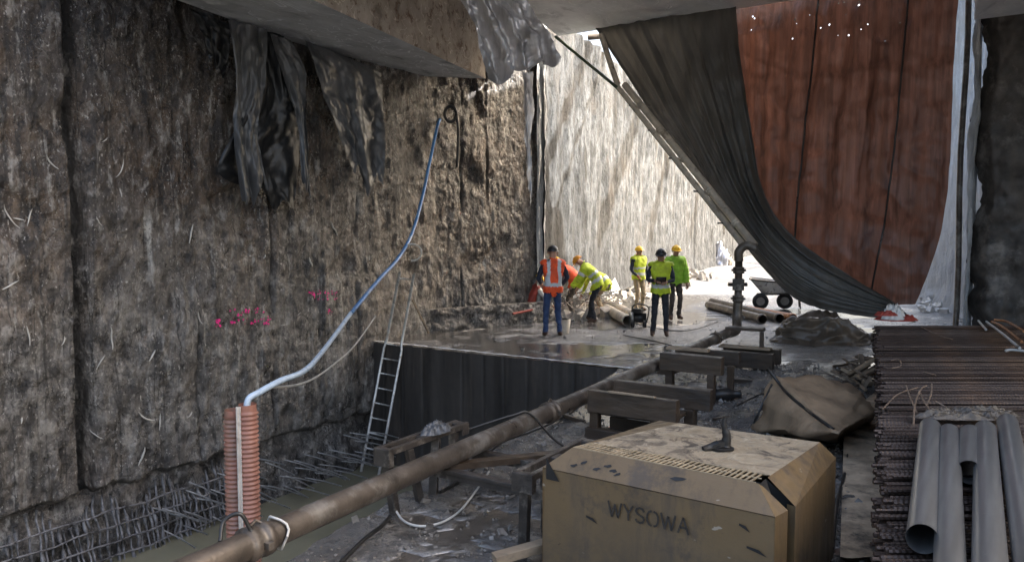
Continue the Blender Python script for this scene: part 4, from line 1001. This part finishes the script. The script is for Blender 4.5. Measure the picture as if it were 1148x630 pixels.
# ================================================================== DUCT PAIR, HOSE, LADDER
dp = empty('corrugated_duct', (-6.3, 4.84, PITZ), 0, 'pair of upright terracotta corrugated ducts with white strip, standing in the pit', 'duct'); od = Vector(dp.location)
for dx, zt_, nm in ((-.085, .36, 'duct_tube'), (.075, .43, 'duct_tube')):
    c = od+RGT*dx+FWD*(.06 if dx < 0 else 0); mb = MB(); n = int((zt_-PITZ)/.0115)
    mb.tube([(c.x, c.y, PITZ-.1+i*.0115) for i in range(n+9)], [(.101, .101, .086, .086)[i % 4] for i in range(n+9)], 22, 0, False)
    zt2 = PITZ-.1+(n+8)*.0115
    mb.tube([(c.x, c.y, zt2), (c.x, c.y, zt2+.06)], [.086, .086], 22, 0, False); mb.tube([(c.x, c.y, zt2+.06), (c.x, c.y, zt2+.06), (c.x, c.y, zt2-.5)], [.086, .076, .076], 22, 0, False)
    child(mb, nm, 'duct', dp, od)
c = od-FWD*.085+RGT*.015
mb = MB(); mb.bar((c.x, c.y, PITZ), (c.x, c.y, .47), .045, .02, up=tuple(FWD)); mb.bar((c.x-.0, c.y-.012, PITZ), (c.x, c.y-.012, .46), .012, .02, up=tuple(FWD)); child(mb, 'joining_strip', 'ductwhite', dp, od)
cT = od+RGT*.075
h1 = [Vector((cT.x, cT.y, .2)), Vector((cT.x, cT.y, .5)), D(288, 441, 7.6), D(312, 428, 7.9), D(340, 416, 8.6), D(362, 392, 9.9), D(392, 352, 11.8)]
h2 = [D(392, 352, 11.8), D(424, 314, 13.3), D(446, 290, 14.2), D(462, 262, 14.9), D(474, 222, 15.6), D(482, 185, 16.0), D(491, 145, 16.3), D(494, 136, 16.5)]
bh = empty('water_hose', h1[0], 0, 'blue hose rising from the duct across the left wall to the corner', 'hose'); ohh = Vector(bh.location)
mb = MB(); mb.tube(spline(h1, 8), .032, 10); child(mb, 'lower_hose', 'hosewhite', bh, ohh)
mb = MB(); mb.tube(spline(h2, 8), .032, 10); child(mb, 'upper_hose', 'hose', bh, ohh)
mb = MB(); mb.tube(spline([D(300, 436, 7.7), D(330, 433, 8.8), D(352, 424, 9.9), D(374, 408, 11), D(396, 388, 12.2), D(420, 355, 13.2)], 8), .013, 7)
tag(mb.build('thin_cable', 'wire'), 'thin white cable hanging below the blue hose on the left wall', 'cable')
mb = MB(); cc = D(462, 283, 14.6)
mb.tube([cc+RGT*.18*math.cos(a)+Vector((0, 0, .16*math.sin(a))) for a in [i*.3-1.7 for i in range(15)]], .016, 7)
tag(mb.build('hose_loop', 'wire'), 'small white hose loop hanging on the wall next to the ladder top', 'hose')
mb = MB(); c = D(506, 130, 16.4)
mb.tube([c+RGT*.12*math.cos(a)+Vector((0, 0, .16*math.sin(a))) for a in [i*.3 for i in range(22)]], .035, 8); mb.tube(spline([c+RGT*.12, c+RGT*.16+Vector((0, 0, -.4)), c+RGT*.13+Vector((0, 0, -1.1))], 6), .03, 8)
tag(mb.build('hose_coil', 'cable'), 'black hose coil hanging near the top of the corner wall', 'hose')
# ladder
lb = Vector((-9.85, 10.36, PITZ-.1)); lt = D(456, 306, 14.75)
ld = empty('ladder', lb, 0, 'aluminium ladder leaning from the pit water against the slab edge', 'ladder'); ol = Vector(ld.location)
ax = (lt-lb).normalized(); sd = Vector((.96, .12, 0)); sd = (sd-ax*sd.dot(ax)).normalized(); LL = (lt-lb).length
for s_ in (-1, 1):
    mb = MB(); mb.tube([lb+sd*s_*.20, lb+ax*(LL*.62)+sd*s_*.20, lb+ax*(LL*.66)+sd*s_*.17, lt+sd*s_*.165], .027, 10); child(mb, 'side_rail', 'alu', ld, ol)
k = .25
while k < LL-.35:
    mb = MB(); w = .2 if k < LL*.62 else .168
    if k < LL*.66 or k > LL-.5: mb.tube([lb+ax*k-sd*w, lb+ax*k+sd*w], .015, 8); child(mb, 'rung', 'alu', ld, ol)
    k += .28
mb = MB(); mb.tube([lb+ax*(LL-.12)-sd*.165, lb+ax*(LL-.12)+sd*.165], .014, 8); child(mb, 'rung', 'alu', ld, ol)
mb = MB(); a = D(462, 336, 15.2); mb.bar(a, D(480, 374, 15.4), .03, .03); tag(mb.build('leaning_stick', 'timber_lit'), 'thin brown stick leaning on the corner footing', 'stick')

# ================================================================== OBJECTS OUTSIDE
random.seed(31)
def loose_pipe(a, b, r, mat, lab, grp):
    a = Vector(a); b = Vector(b); d = (b-a).normalized(); t = empty('plastic_pipe' if mat == 'creampipe' else 'old_pipe', a, 0, lab, 'pipe', grp)
    mb = MB(); mb.tube([a, b], r, 16, 0, False); mb.tube([b, b, b-d*.6], [r, r*.8, r*.8], 16, 1, False); mb.tube([a, a, a+d*.6], [r, r*.8, r*.8], 16, 1, False)
    for v in mb.v: v -= a
    mb.build('tube', [mat, 'inside'], t)
    mb = MB(); mb.tube([b-d*.12-a, b-d*.115-a, b-d*.01-a, b-a+d*.004], [r, r*1.13, r*1.13, r], 16, 0, False); mb.build('socket', mat, t); return t
loose_pipe(G(680, 346, .13), G(705, 360, .13), .12, 'creampipe', 'pale plastic pipe on the slab, nearer of the two by the pump', 'pale pipes behind the workers')
loose_pipe(G(676, 338, .13), G(711, 354, .13), .12, 'creampipe', 'pale plastic pipe on the slab, farther of the two by the pump', 'pale pipes behind the workers')
loose_pipe(G(795, 342, .10), G(857, 358, .10), .10, 'pipe', 'muddy old pipe lying by the upright pipe, nearest of three', 'old pipes by the wheelbarrow')
loose_pipe(G(799, 338, .10), G(876, 357, .10), .10, 'pipe', 'muddy old pipe lying by the upright pipe, middle of three', 'old pipes by the wheelbarrow')
loose_pipe(G(838, 347, .10), G(891, 357, .10), .10, 'copper', 'rusty orange ended pipe, farthest of three by the wheelbarrow', 'old pipes by the wheelbarrow')
# small pump
pm = empty('water_pump', G(716, 367), 0, 'small dark pump standing at the end of the pale pipes', 'pump'); op = Vector(pm.location)
mb = MB(); q = op; mb.tube([q+Vector((-.12, 0, .2)), q+Vector((.16, .1, .2))], .11, 14); mb.box(q+Vector((0, 0, .36)), (.2, .16, .1)); child(mb, 'motor', 'cable', pm, op)
mb = MB(); mb.tube([q+RGT*-.19+FWD*-.05+Vector((0, 0, .2)), q+RGT*-.12+FWD*-.05+Vector((0, 0, .2))], [.14, .14], 14); child(mb, 'volute', 'steelpipe', pm, op)
for s_ in (-1, 1):
    mb = MB(); w = q+RGT*s_*.13-FWD*.1+Vector((0, 0, .085)); mb.tube([w-RGT*.03, w+RGT*.03], .085, 14); child(mb, 'wheel', 'rubber', pm, op)
mb = MB(); mb.tube(spline([q+RGT*.2+Vector((0, 0, .1)), q+RGT*.22+Vector((0, 0, .45)), q+RGT*-.1+Vector((0, 0, .48)), q+RGT*-.15+Vector((0, 0, .1))], 6), .015, 6); child(mb, 'frame', 'frame', pm, op)
# wheelbarrow
wp = G(876, 346); wr = empty('wheelbarrow', wp, YAW-.30, 'muddy two wheeled barrow with flared tray on the far slab', 'wheelbarrow')
wr.scale = (1.12,)*3
def lc(mb, name, mat, bevel=0.0): return mb.build(name, mat, wr, bevel=bevel)
mb = MB(); tb = [(-.42, -.22, .36), (.30, -.22, .40), (.30, .22, .40), (-.42, .22, .36)]; tt = [(-.72, -.36, .72), (.52, -.34, .60), (.52, .34, .60), (-.72, .36, .72)]
mb.add(tb+tt, [(0, 1, 2, 3), (0, 1, 5, 4), (1, 2, 6, 5), (2, 3, 7, 6), (3, 0, 4, 7)])
mb.add([(x*.97, y*.95, z+.015) for x, y, z in tb]+[(x*.97, y*.95, z) for x, y, z in tt], [(3, 2, 1, 0), (4, 5, 1, 0), (5, 6, 2, 1), (6, 7, 3, 2), (7, 4, 0, 3)]); lc(mb, 'tray', 'alu')
mb = MB(); mb.tube([(*tt[i],) for i in (0, 1, 2, 3, 0)], .02, 8); lc(mb, 'tray_rim', 'frame')
for y_ in (-.3, .3):
    mb = MB(); mb.tube([(-.55, y_*.55, .33), (.2, y_*.8, .38), (.95, y_, .56)], .02, 8); lc(mb, 'handle', 'frame')
    mb = MB(); mb.tube([(.42, y_*.9, .42), (.45, y_*.9, .02)], .016, 8); lc(mb, 'leg', 'frame')
for xx, y_ in ((-.46, -.30), (.10, -.06)):
    mb = MB(); mb.tube([(xx, y_-.05, .19), (xx, y_-.035, .19), (xx, y_+.035, .19), (xx, y_+.05, .19)], [.14, .19, .19, .14], 20)
    w = lc(mb, 'wheel', 'rubber'); m2 = MB(); m2.tube([(xx, y_-.06, .19), (xx, y_+.06, .19)], .10, 14); m2.build('hub', 'steelpipe', w)
# wrapped bales far off
for i, (u, s_) in enumerate(((796, 1.0), (805, 1.1), (812, .8))):
    c = G(u, 297); mb = MB(); mb.lumps(c, (.55*s_, .5*s_, 1.0*s_), 30+i, 30, 20, .25, 1.6, .3)
    tag(mb.build('wrapped_bale', 'tarp_dark' if i != 1 else 'foil'), ('dark wrapped bale far up the trench, leftmost of three', 'shiny wrapped bale far up the trench, in the middle', 'small dark wrapped bale far up the trench, rightmost')[i], 'bale', 'bales far up the trench')
mb = MB(); a = G(774, 307); mb.bar(a, D(763, 279, 37.6), .22, .1); tag(mb.build('leaning_plank', 'bluecloth' if False else 'pit'), 'dark bluish plank leaning on the pale wall beyond the workers', 'plank')
mb = MB(); a = G(694, 331); p0 = D(687, 311, 24.5)
mb.bar(D(684, 312, 24.8), D(694, 334, 24.2), .34, .04); tag(mb.build('white_board', 'white'), 'white board leaning among the rubble between two groups of workers', 'board')
mb = MB(); mb.tube([D(676, 313, 25.5), D(703, 308, 26.5)], .07, 8); tag(mb.build('leaning_beam', 'timber'), 'dark beam lying on rubble behind the white board', 'beam')
# rubble and bars at the foot of the pale wall
mb = MB(); random.seed(17)
for i in range(330):
    l = random.random()**1.5*20; p = Vector((-9.35, 15.9, 0))+Vector((-.174, .985, 0))*l+Vector((.985, .174, 0))*abs(random.gauss(0, .5)); s_ = rnd(.06, .34)
    mb.box(p+Vector((0, 0, s_*.25)), (s_, s_*rnd(.5, 1), s_*rnd(.3, .8)), rot=Quaternion((rnd(-1, 1), rnd(-1, 1), rnd(-1, 1)), rnd(0, 3)).to_matrix(), jit=s_*.15)
for i in range(70):
    p = Vector((-9.2, 15.9, rnd(.05, .6)))+Vector((-.174, .985, 0))*rnd(0, 4)+Vector((.985, .174, 0))*rnd(-.2, .5)
    q = p+Vector((rnd(-.2, .8), rnd(-.8, .5), rnd(-.3, .25))); mb.tube([p, (p+q)/2+Vector((0, 0, rnd(-.08, .08))), q], .012, 5)
tag(mb.build('rubble', simple('pale_rubble', (.34, .31, .27), .5, 5, .85, .6, 20)), 'rubble and bent bars along the foot of the pale wall', 'rubble', kind='stuff')
for i, (u, v) in enumerate(((606, 371), (659, 366))): pass
bk = empty('bucket', G(632, 374), 0, 'dirty white bucket standing behind the legs of the man in jeans', 'bucket'); obk = Vector(bk.location)
mb = MB(); mb.tube([obk+Vector((0, 0, 0)), obk+Vector((0, 0, .3)), obk+Vector((0, 0, .3)), obk+Vector((0, 0, .03))], [.12, .15, .135, .11], 18, 0, False); child(mb, 'body', 'creampipe', bk, obk)
mb = MB(); mb.tube([obk+RGT*.15*math.cos(a)+Vector((0, -.02, .29-.09*math.sin(a))) for a in [i*math.pi/10 for i in range(11)]], .006, 6); child(mb, 'handle', 'frame', bk, obk)
mb = MB(); mb.tube([D(575, 352, 17.2), D(590, 349, 17.4), D(604, 346, 17.9)], .025, 6); tag(mb.build('barrier_tape', 'red'), 'red barrier tape stretched left of the crouching worker', 'tape')

# ================================================================== PEOPLE
def ik(a, t, l1, l2, pole):
    a = Vector(a); t = Vector(t); d = t-a; L = min(d.length, (l1+l2)*.995); d.normalize(); t = a+d*L
    x = (l1*l1-l2*l2+L*L)/(2*L); h = math.sqrt(max(0, l1*l1-x*x)); p = Vector(pole); p = (p-d*p.dot(d)).normalized()
    return a+d*x+p*h, t
def seg_dist(p, a, b):
    ab = b-a; t = max(0, min(1, (p-a).dot(ab)/max(1e-9, ab.length_squared))); return (p-(a+ab*t)).length, t
def person(label, loc, face, mats, pelvis=(0, 0, .95), lean=0, headtilt=0, hands=((-.26, .05, .78), (.26, .05, .78)), feet=((-.11, 0, 0), (.12, .03, 0)), scale=1.0,
           garment=None, helmet='hat_yellow', knee=(0, 1, 0), glove=None, strips='waist', headturn=0):
    """mats: skin, torso, sleeve, leg, boot"""
    root = empty('person', loc, YAW+R(face), label, 'person'); root.scale = (scale,)*3
    P = Vector(pelvis); J = {}
    def dirn(deg): return Vector((0, math.sin(R(deg)), math.cos(R(deg))))
    J['pel'] = P; J['waist'] = P+dirn(lean*.55)*.16; J['chest'] = J['waist']+dirn(lean*.9)*.22; J['neckb'] = J['chest']+dirn(lean)*.15
    hd = lean*.75+headtilt
    J['neck'] = J['neckb']+dirn(lean*.9+headtilt*.4)*.07; J['head'] = J['neck']+dirn(hd)*.10+dirn(hd+90)*.025; J['crown'] = J['head']+dirn(hd)*.10
    for i, s in enumerate((-1, 1)):
        hip = P+Vector((s*.095, 0, -.03)); J['hip%d' % i] = hip; f = Vector(feet[i])+Vector((0, 0, .085))
        k, f = ik(hip, f, .43, .43, knee); J['knee%d' % i] = k; J['ank%d' % i] = f; J['toe%d' % i] = f+Vector((s*.03, .17, -.045)); J['heel%d' % i] = f+Vector((0, -.05, -.045))
        sh = J['chest']+dirn(lean)*.10+Vector((s*.185, 0, 0)); J['sho%d' % i] = sh
        e, h = ik(sh, hands[i], .29, .26, (s*.55, -.5, -.5)); J['elb%d' % i] = e; J['wri%d' % i] = h; J['hand%d' % i] = h+(h-e).normalized()*.085
    rad = dict(pel=.128, waist=.122, chest=.142, neckb=.085, neck=.056, head=.088, crown=.07)
    for i in (0, 1): rad.update({'hip%d' % i: .095, 'knee%d' % i: .066, 'ank%d' % i: .05, 'toe%d' % i: .04, 'heel%d' % i: .042, 'sho%d' % i: .072, 'elb%d' % i: .05, 'wri%d' % i: .034, 'hand%d' % i: .036})
    edges = [('pel', 'waist', 'torso'), ('waist', 'chest', 'torso'), ('chest', 'neckb', 'torso'), ('neckb', 'neck', 'skin'), ('neck', 'head', 'skin'), ('head', 'crown', 'skin')]
    for i in (0, 1):
        edges += [('pel', 'hip%d' % i, 'leg'), ('hip%d' % i, 'knee%d' % i, 'leg'), ('knee%d' % i, 'ank%d' % i, 'leg'), ('ank%d' % i, 'toe%d' % i, 'boot'), ('ank%d' % i, 'heel%d' % i, 'boot'),
                  ('chest', 'sho%d' % i, 'torso'), ('sho%d' % i, 'elb%d' % i, 'sleeve'), ('elb%d' % i, 'wri%d' % i, 'sleeve'), ('wri%d' % i, 'hand%d' % i, 'hand')]
    keys = list(J); me = bpy.data.meshes.new('skeleton'); me.from_pydata([J[k] for k in keys], [(keys.index(a), keys.index(b)) for a, b, _ in edges], [])
    ob = bpy.data.objects.new('skeleton', me); COL.objects.link(ob)
    ob.modifiers.new('skin', 'SKIN'); sv = me.skin_vertices[0].data
    for i, k in enumerate(keys): sv[i].radius = (rad[k], rad[k]); sv[i].use_root = (k == 'pel')
    ss = ob.modifiers.new('sub', 'SUBSURF'); ss.levels = 3; ss.render_levels = 3
    dg = bpy.context.evaluated_depsgraph_get(); ev = ob.evaluated_get(dg); em = ev.to_mesh()
    V = [v.co.copy() for v in em.vertices]; F = [list(p.vertices) for p in em.polygons]; N = [v.normal.copy() for v in em.vertices]
    ev.to_mesh_clear(); bpy.data.objects.remove(ob); bpy.data.meshes.remove(me)
    slot = {'skin': 0, 'torso': 1, 'sleeve': 2, 'leg': 3, 'boot': 4, 'hand': 5}
    # wrinkle the clothing
    V = [v+n*(.012*noise.noise(Vector((v.x*9, v.y*9, v.z*15))+Vector((scale*9, face, 0)))+.008*noise.noise(v*24+Vector((face, 0, 3)))) for v, n in zip(V, N)]
    reg = []
    for f in F:
        c = sum((V[i] for i in f), Vector())/len(f); best = None
        for a, b, r in edges:
            d, t = seg_dist(c, J[a], J[b]); d /= (rad[a]*(1-t)+rad[b]*t)
            if best is None or d < best[0]: best = (d, r)
        reg.append(best[1])
    mb = MB(); mb.add(V, F, 0, True); mb.mi = [slot[r] for r in reg]
    # head features: nose, ears, eyes; five fingers on each hand
    fw = dirn(hd+90); upv = dirn(hd); xh = Vector((1, 0, 0)); hc = J['head']
    qt = Quaternion(upv, R(headturn)); fw = qt @ fw; xh = qt @ xh
    mb.tube([hc+fw*.075+upv*.035, hc+fw*.112+upv*.0, hc+fw*.08-upv*.008], [.010, .017, .008], 6, 0)
    mb.tube([hc+fw*.083-upv*.045-xh*.022, hc+fw*.090-upv*.046, hc+fw*.083-upv*.045+xh*.022], .006, 5, 6)
    for s in (-1, 1):
        mb.ball(hc+xh*s*.092-fw*.005+upv*.005, (.014, .022, .032), 8, 6, 0); mb.ball(hc+fw*.083+upv*.03+xh*s*.034, .011, 8, 6, 6)
    for i, s in enumerate((-1, 1)):
        h = J['hand%d' % i]; d = (h-J['wri%d' % i]).normalized(); side_ = d.cross(Vector((0, 0, 1))); side_ = side_.normalized() if side_.length > .2 else Vector((0, 1, 0)); pal = side_.cross(d)
        for k in range(4):
            b = h-d*.01+side_*(k-1.5)*.02; L_ = (.06, .075, .07, .055)[k]
            mb.tube([b, b+d*L_*.5, b+d*L_*.85-pal*.018, b+d*L_-pal*.045], [.010, .0095, .009, .006], 6, 5)
        b = h-d*.05; mb.tube([b, b+side_*s*.035+d*.02, b+side_*s*.045+d*.055], [.012, .011, .007], 6, 5)
    sk = 'skin'; body = mb.build('body', [sk, mats[0], mats[1], mats[2], mats[3], glove or sk, 'black'], root)
    if garment:
        gm, regs, off = garment; idx = {}; g2 = MB(); gv = []; gf = []; gi = []
        spine = J['neckb']-J['pel']; sl = spine.length; sn = spine.normalized()
        for f, r in zip(F, reg):
            c = sum((V[i] for i in f), Vector())/len(f); t = (c-J['pel']).dot(sn)/sl
            take = r in regs or (r == 'leg' and t > -.12 and c.z > P.z-.16 and 'torso' in regs and abs(c.x) < .24)
            if not take: continue
            ff = []
            for i in f:
                if i not in idx: idx[i] = len(gv); gv.append(V[i]+N[i]*off)
                ff.append(idx[i])
            gf.append(ff); m_ = 0
            if strips and r != 'sleeve':
                if .10 < t < .24: m_ = 1
                if strips == 'full' and t > .24 and .07 < abs(c.x) < .13: m_ = 1
                if strips == 'double' and .42 < t < .54: m_ = 1
            if strips and r == 'sleeve' and len(regs) > 1:
                for i in (0, 1):
                    dd_, tt_ = seg_dist(c, J['sho%d' % i], J['elb%d' % i])
                    if dd_ < .12 and .5 < tt_ < .75: m_ = 1
            gi.append(m_)
        g2.add(gv, gf, 0, True); g2.mi = gi; go = g2.build('vest' if 'sleeve' not in regs else 'jacket', [gm, 'strip'], root)
        so = go.modifiers.new('thick', 'SOLIDIFY'); so.thickness = .012; so.offset = 1
    # helmet: dome, brim and peak
    if helmet:
        mb = MB(); hb = hc+upv*.048
        def dome(a, b):
            th = b*math.pi/2; ph = a*2*math.pi
            return hb+xh*(.112*math.sin(th)*math.cos(ph))+fw*(.132*math.sin(th)*math.sin(ph)-.005)+upv*(.108*math.cos(th))
        mb.grid(dome, 20, 8, 0, True, True)
        def brim(a, b):
            ph = a*2*math.pi; pk = max(0, math.sin(ph))**2; r_ = 1+b*(.10+.30*pk)
            return hb+xh*(.112*math.cos(ph)*r_)+fw*(.132*math.sin(ph)*r_-.005)-upv*.012*b
        mb.grid(brim, 24, 2, 0, True); mb.tube([hb+upv*.06-fw*.10, hb+upv*.112, hb+upv*.06+fw*.10], .012, 6)
        ho = mb.build('helmet', helmet, root)
    return root, J
def at(u, v): p = G(u, v); return Vector((p.x, p.y, ground_h(p.x, p.y)[0]))
person('worker in orange vest and jeans standing with his back turned, dark helmet', at(620, 378), 8, ('navy', 'navy', 'jeans', 'boot'), hands=((-.20, .26, 1.05), (.22, .20, 1.02)), feet=((-.14, 0, 0), (.15, .02, 0)), garment=('orange', ('torso',), .026), helmet='hat_black', strips='full', scale=1.02)
person('bending worker in orange top and stained trousers, behind the man in jeans', at(640, 357), 62, ('orange', 'greycloth', 'camo', 'boot'), pelvis=(0, -.16, .90), lean=62, headtilt=-5, hands=((-.18, .55, .62), (.2, .42, .58)), feet=((-.16, -.15, 0), (.18, .12, 0)), garment=('orange', ('torso',), .022), helmet='hat_yellow', strips=None)
person('crouching worker with yellow helmet and red trousers at the foot of the wall', at(597, 361), -60, ('red', 'white', 'red', 'boot'), pelvis=(0, -.1, .32), lean=22, headtilt=15, hands=((-.2, .45, .35), (.2, .45, .35)), feet=((-.16, .1, 0), (.16, .05, 0)), helmet='hat_yellow', strips=None)
person('bending worker in yellow jacket and dark trousers, orange helmet, face down', at(666, 362), 78, ('darkcloth', 'yellow', 'darkcloth', 'boot'), pelvis=(0, -.12, .93), lean=48, headtilt=14, hands=((-.24, .58, .72), (.16, .44, .70)), feet=((-.15, -.04, 0), (.15, .10, 0)), garment=('yellow', ('torso', 'sleeve'), .024), helmet='hat_orange', strips='double', scale=.98)
person('stooping worker in blue and beige, mostly hidden behind the man in yellow jacket', at(677, 352), 60, ('bluecloth', 'yellow', 'beige', 'boot'), pelvis=(0, -.1, .78), lean=78, headtilt=0, hands=((-.2, .55, .4), (.2, .5, .4)), feet=((-.15, -.1, 0), (.18, .12, 0)), garment=('yellow', ('torso',), .02), helmet='hat_yellow', strips='waist')
person('worker in yellow vest, blue sleeves and beige trousers, standing at left of the trio', at(716, 349), -150, ('bluecloth', 'navy', 'beige', 'boot'), hands=((-.30, .10, .82), (.22, .22, 1.0)), feet=((-.12, 0, 0), (.13, .05, 0)), garment=('yellow', ('torso',), .03), helmet='hat_yellow', glove='red', strips='double', scale=.95)
p7, J7 = person('worker in dark helmet and yellow vest looking down at a tablet', at(741, 378), 172, ('darkcloth', 'navy', 'darkcloth', 'boot'), lean=4, headtilt=9, hands=((-.10, .28, 1.13), (.12, .27, 1.15)), feet=((-.12, .02, 0), (.14, 0, 0)), garment=('yellow', ('torso',), .03), helmet='hat_black', strips='waist', scale=.99)
person('worker in lime jacket with yellow helmet facing the camera behind the man with the tablet', at(757, 359), -168, ('darkcloth', 'lime', 'camo', 'boot'), lean=2, headtilt=6, hands=((-.27, .12, .80), (.25, .12, .80)), garment=('lime', ('torso', 'sleeve'), .03), helmet='hat_yellow', strips=None, scale=.99)
# tablet held in the hands (its own thing)
mw = Matrix.Translation(p7.location) @ Matrix.Rotation(p7.rotation_euler.z, 4, 'Z') @ Matrix.Scale(.99, 4)
hm = mw @ ((J7['hand0']+J7['hand1'])/2+Vector((0, .035, .03)))
mb = MB(); rot = Matrix.Rotation(p7.rotation_euler.z, 3, 'Z') @ Matrix.Rotation(R(35), 3, 'X'); mb.box(hm, (.2, .26, .014), rot=rot)
tb_ = mb.build('tablet', 'glass', bevel=.003); tag(tb_, 'dark tablet held in both hands by the worker with dark helmet', 'tablet')

# ================================================================== LIGHT
along = Vector((-.174, .985, 0)); nrm = Vector((.985, .174, 0))
S = (along*4.0+nrm*7.0+Vector((0, 0, 4.1))).normalized()
el = math.asin(S.z); az = math.atan2(S.x, S.y)
sun = bpy.data.lights.new('sun', 'SUN'); sun.energy = 2.1; sun.angle = R(.5); sun.color = (1, .975, .93)
so = bpy.data.objects.new('sun', sun); COL.objects.link(so); so.rotation_euler = S.to_track_quat('Z', 'Y').to_euler(); so.location = (0, 0, 40)
w = bpy.data.worlds.new('World'); scene.world = w; w.use_nodes = True; nt = w.node_tree
sky = nt.nodes.new('ShaderNodeTexSky'); sky.sky_type = 'NISHITA'; sky.sun_disc = False; sky.sun_elevation = el; sky.sun_rotation = az; sky.dust_density = 10.0; sky.air_density = 1.0; sky.ozone_density = 1.2
nt.links.new(sky.outputs[0], nt.nodes['Background'].inputs[0]); nt.nodes['Background'].inputs[1].default_value = .15
scene.view_settings.view_transform = 'Standard'; scene.view_settings.look = 'None'; scene.view_settings.exposure = 0
scene.render.engine = 'CYCLES'; scene.cycles.film_exposure = EXPO; scene.cycles.max_bounces = 10; scene.cycles.diffuse_bounces = 6
scene.cycles.sample_clamp_indirect = 8; scene.cycles.use_denoising = True
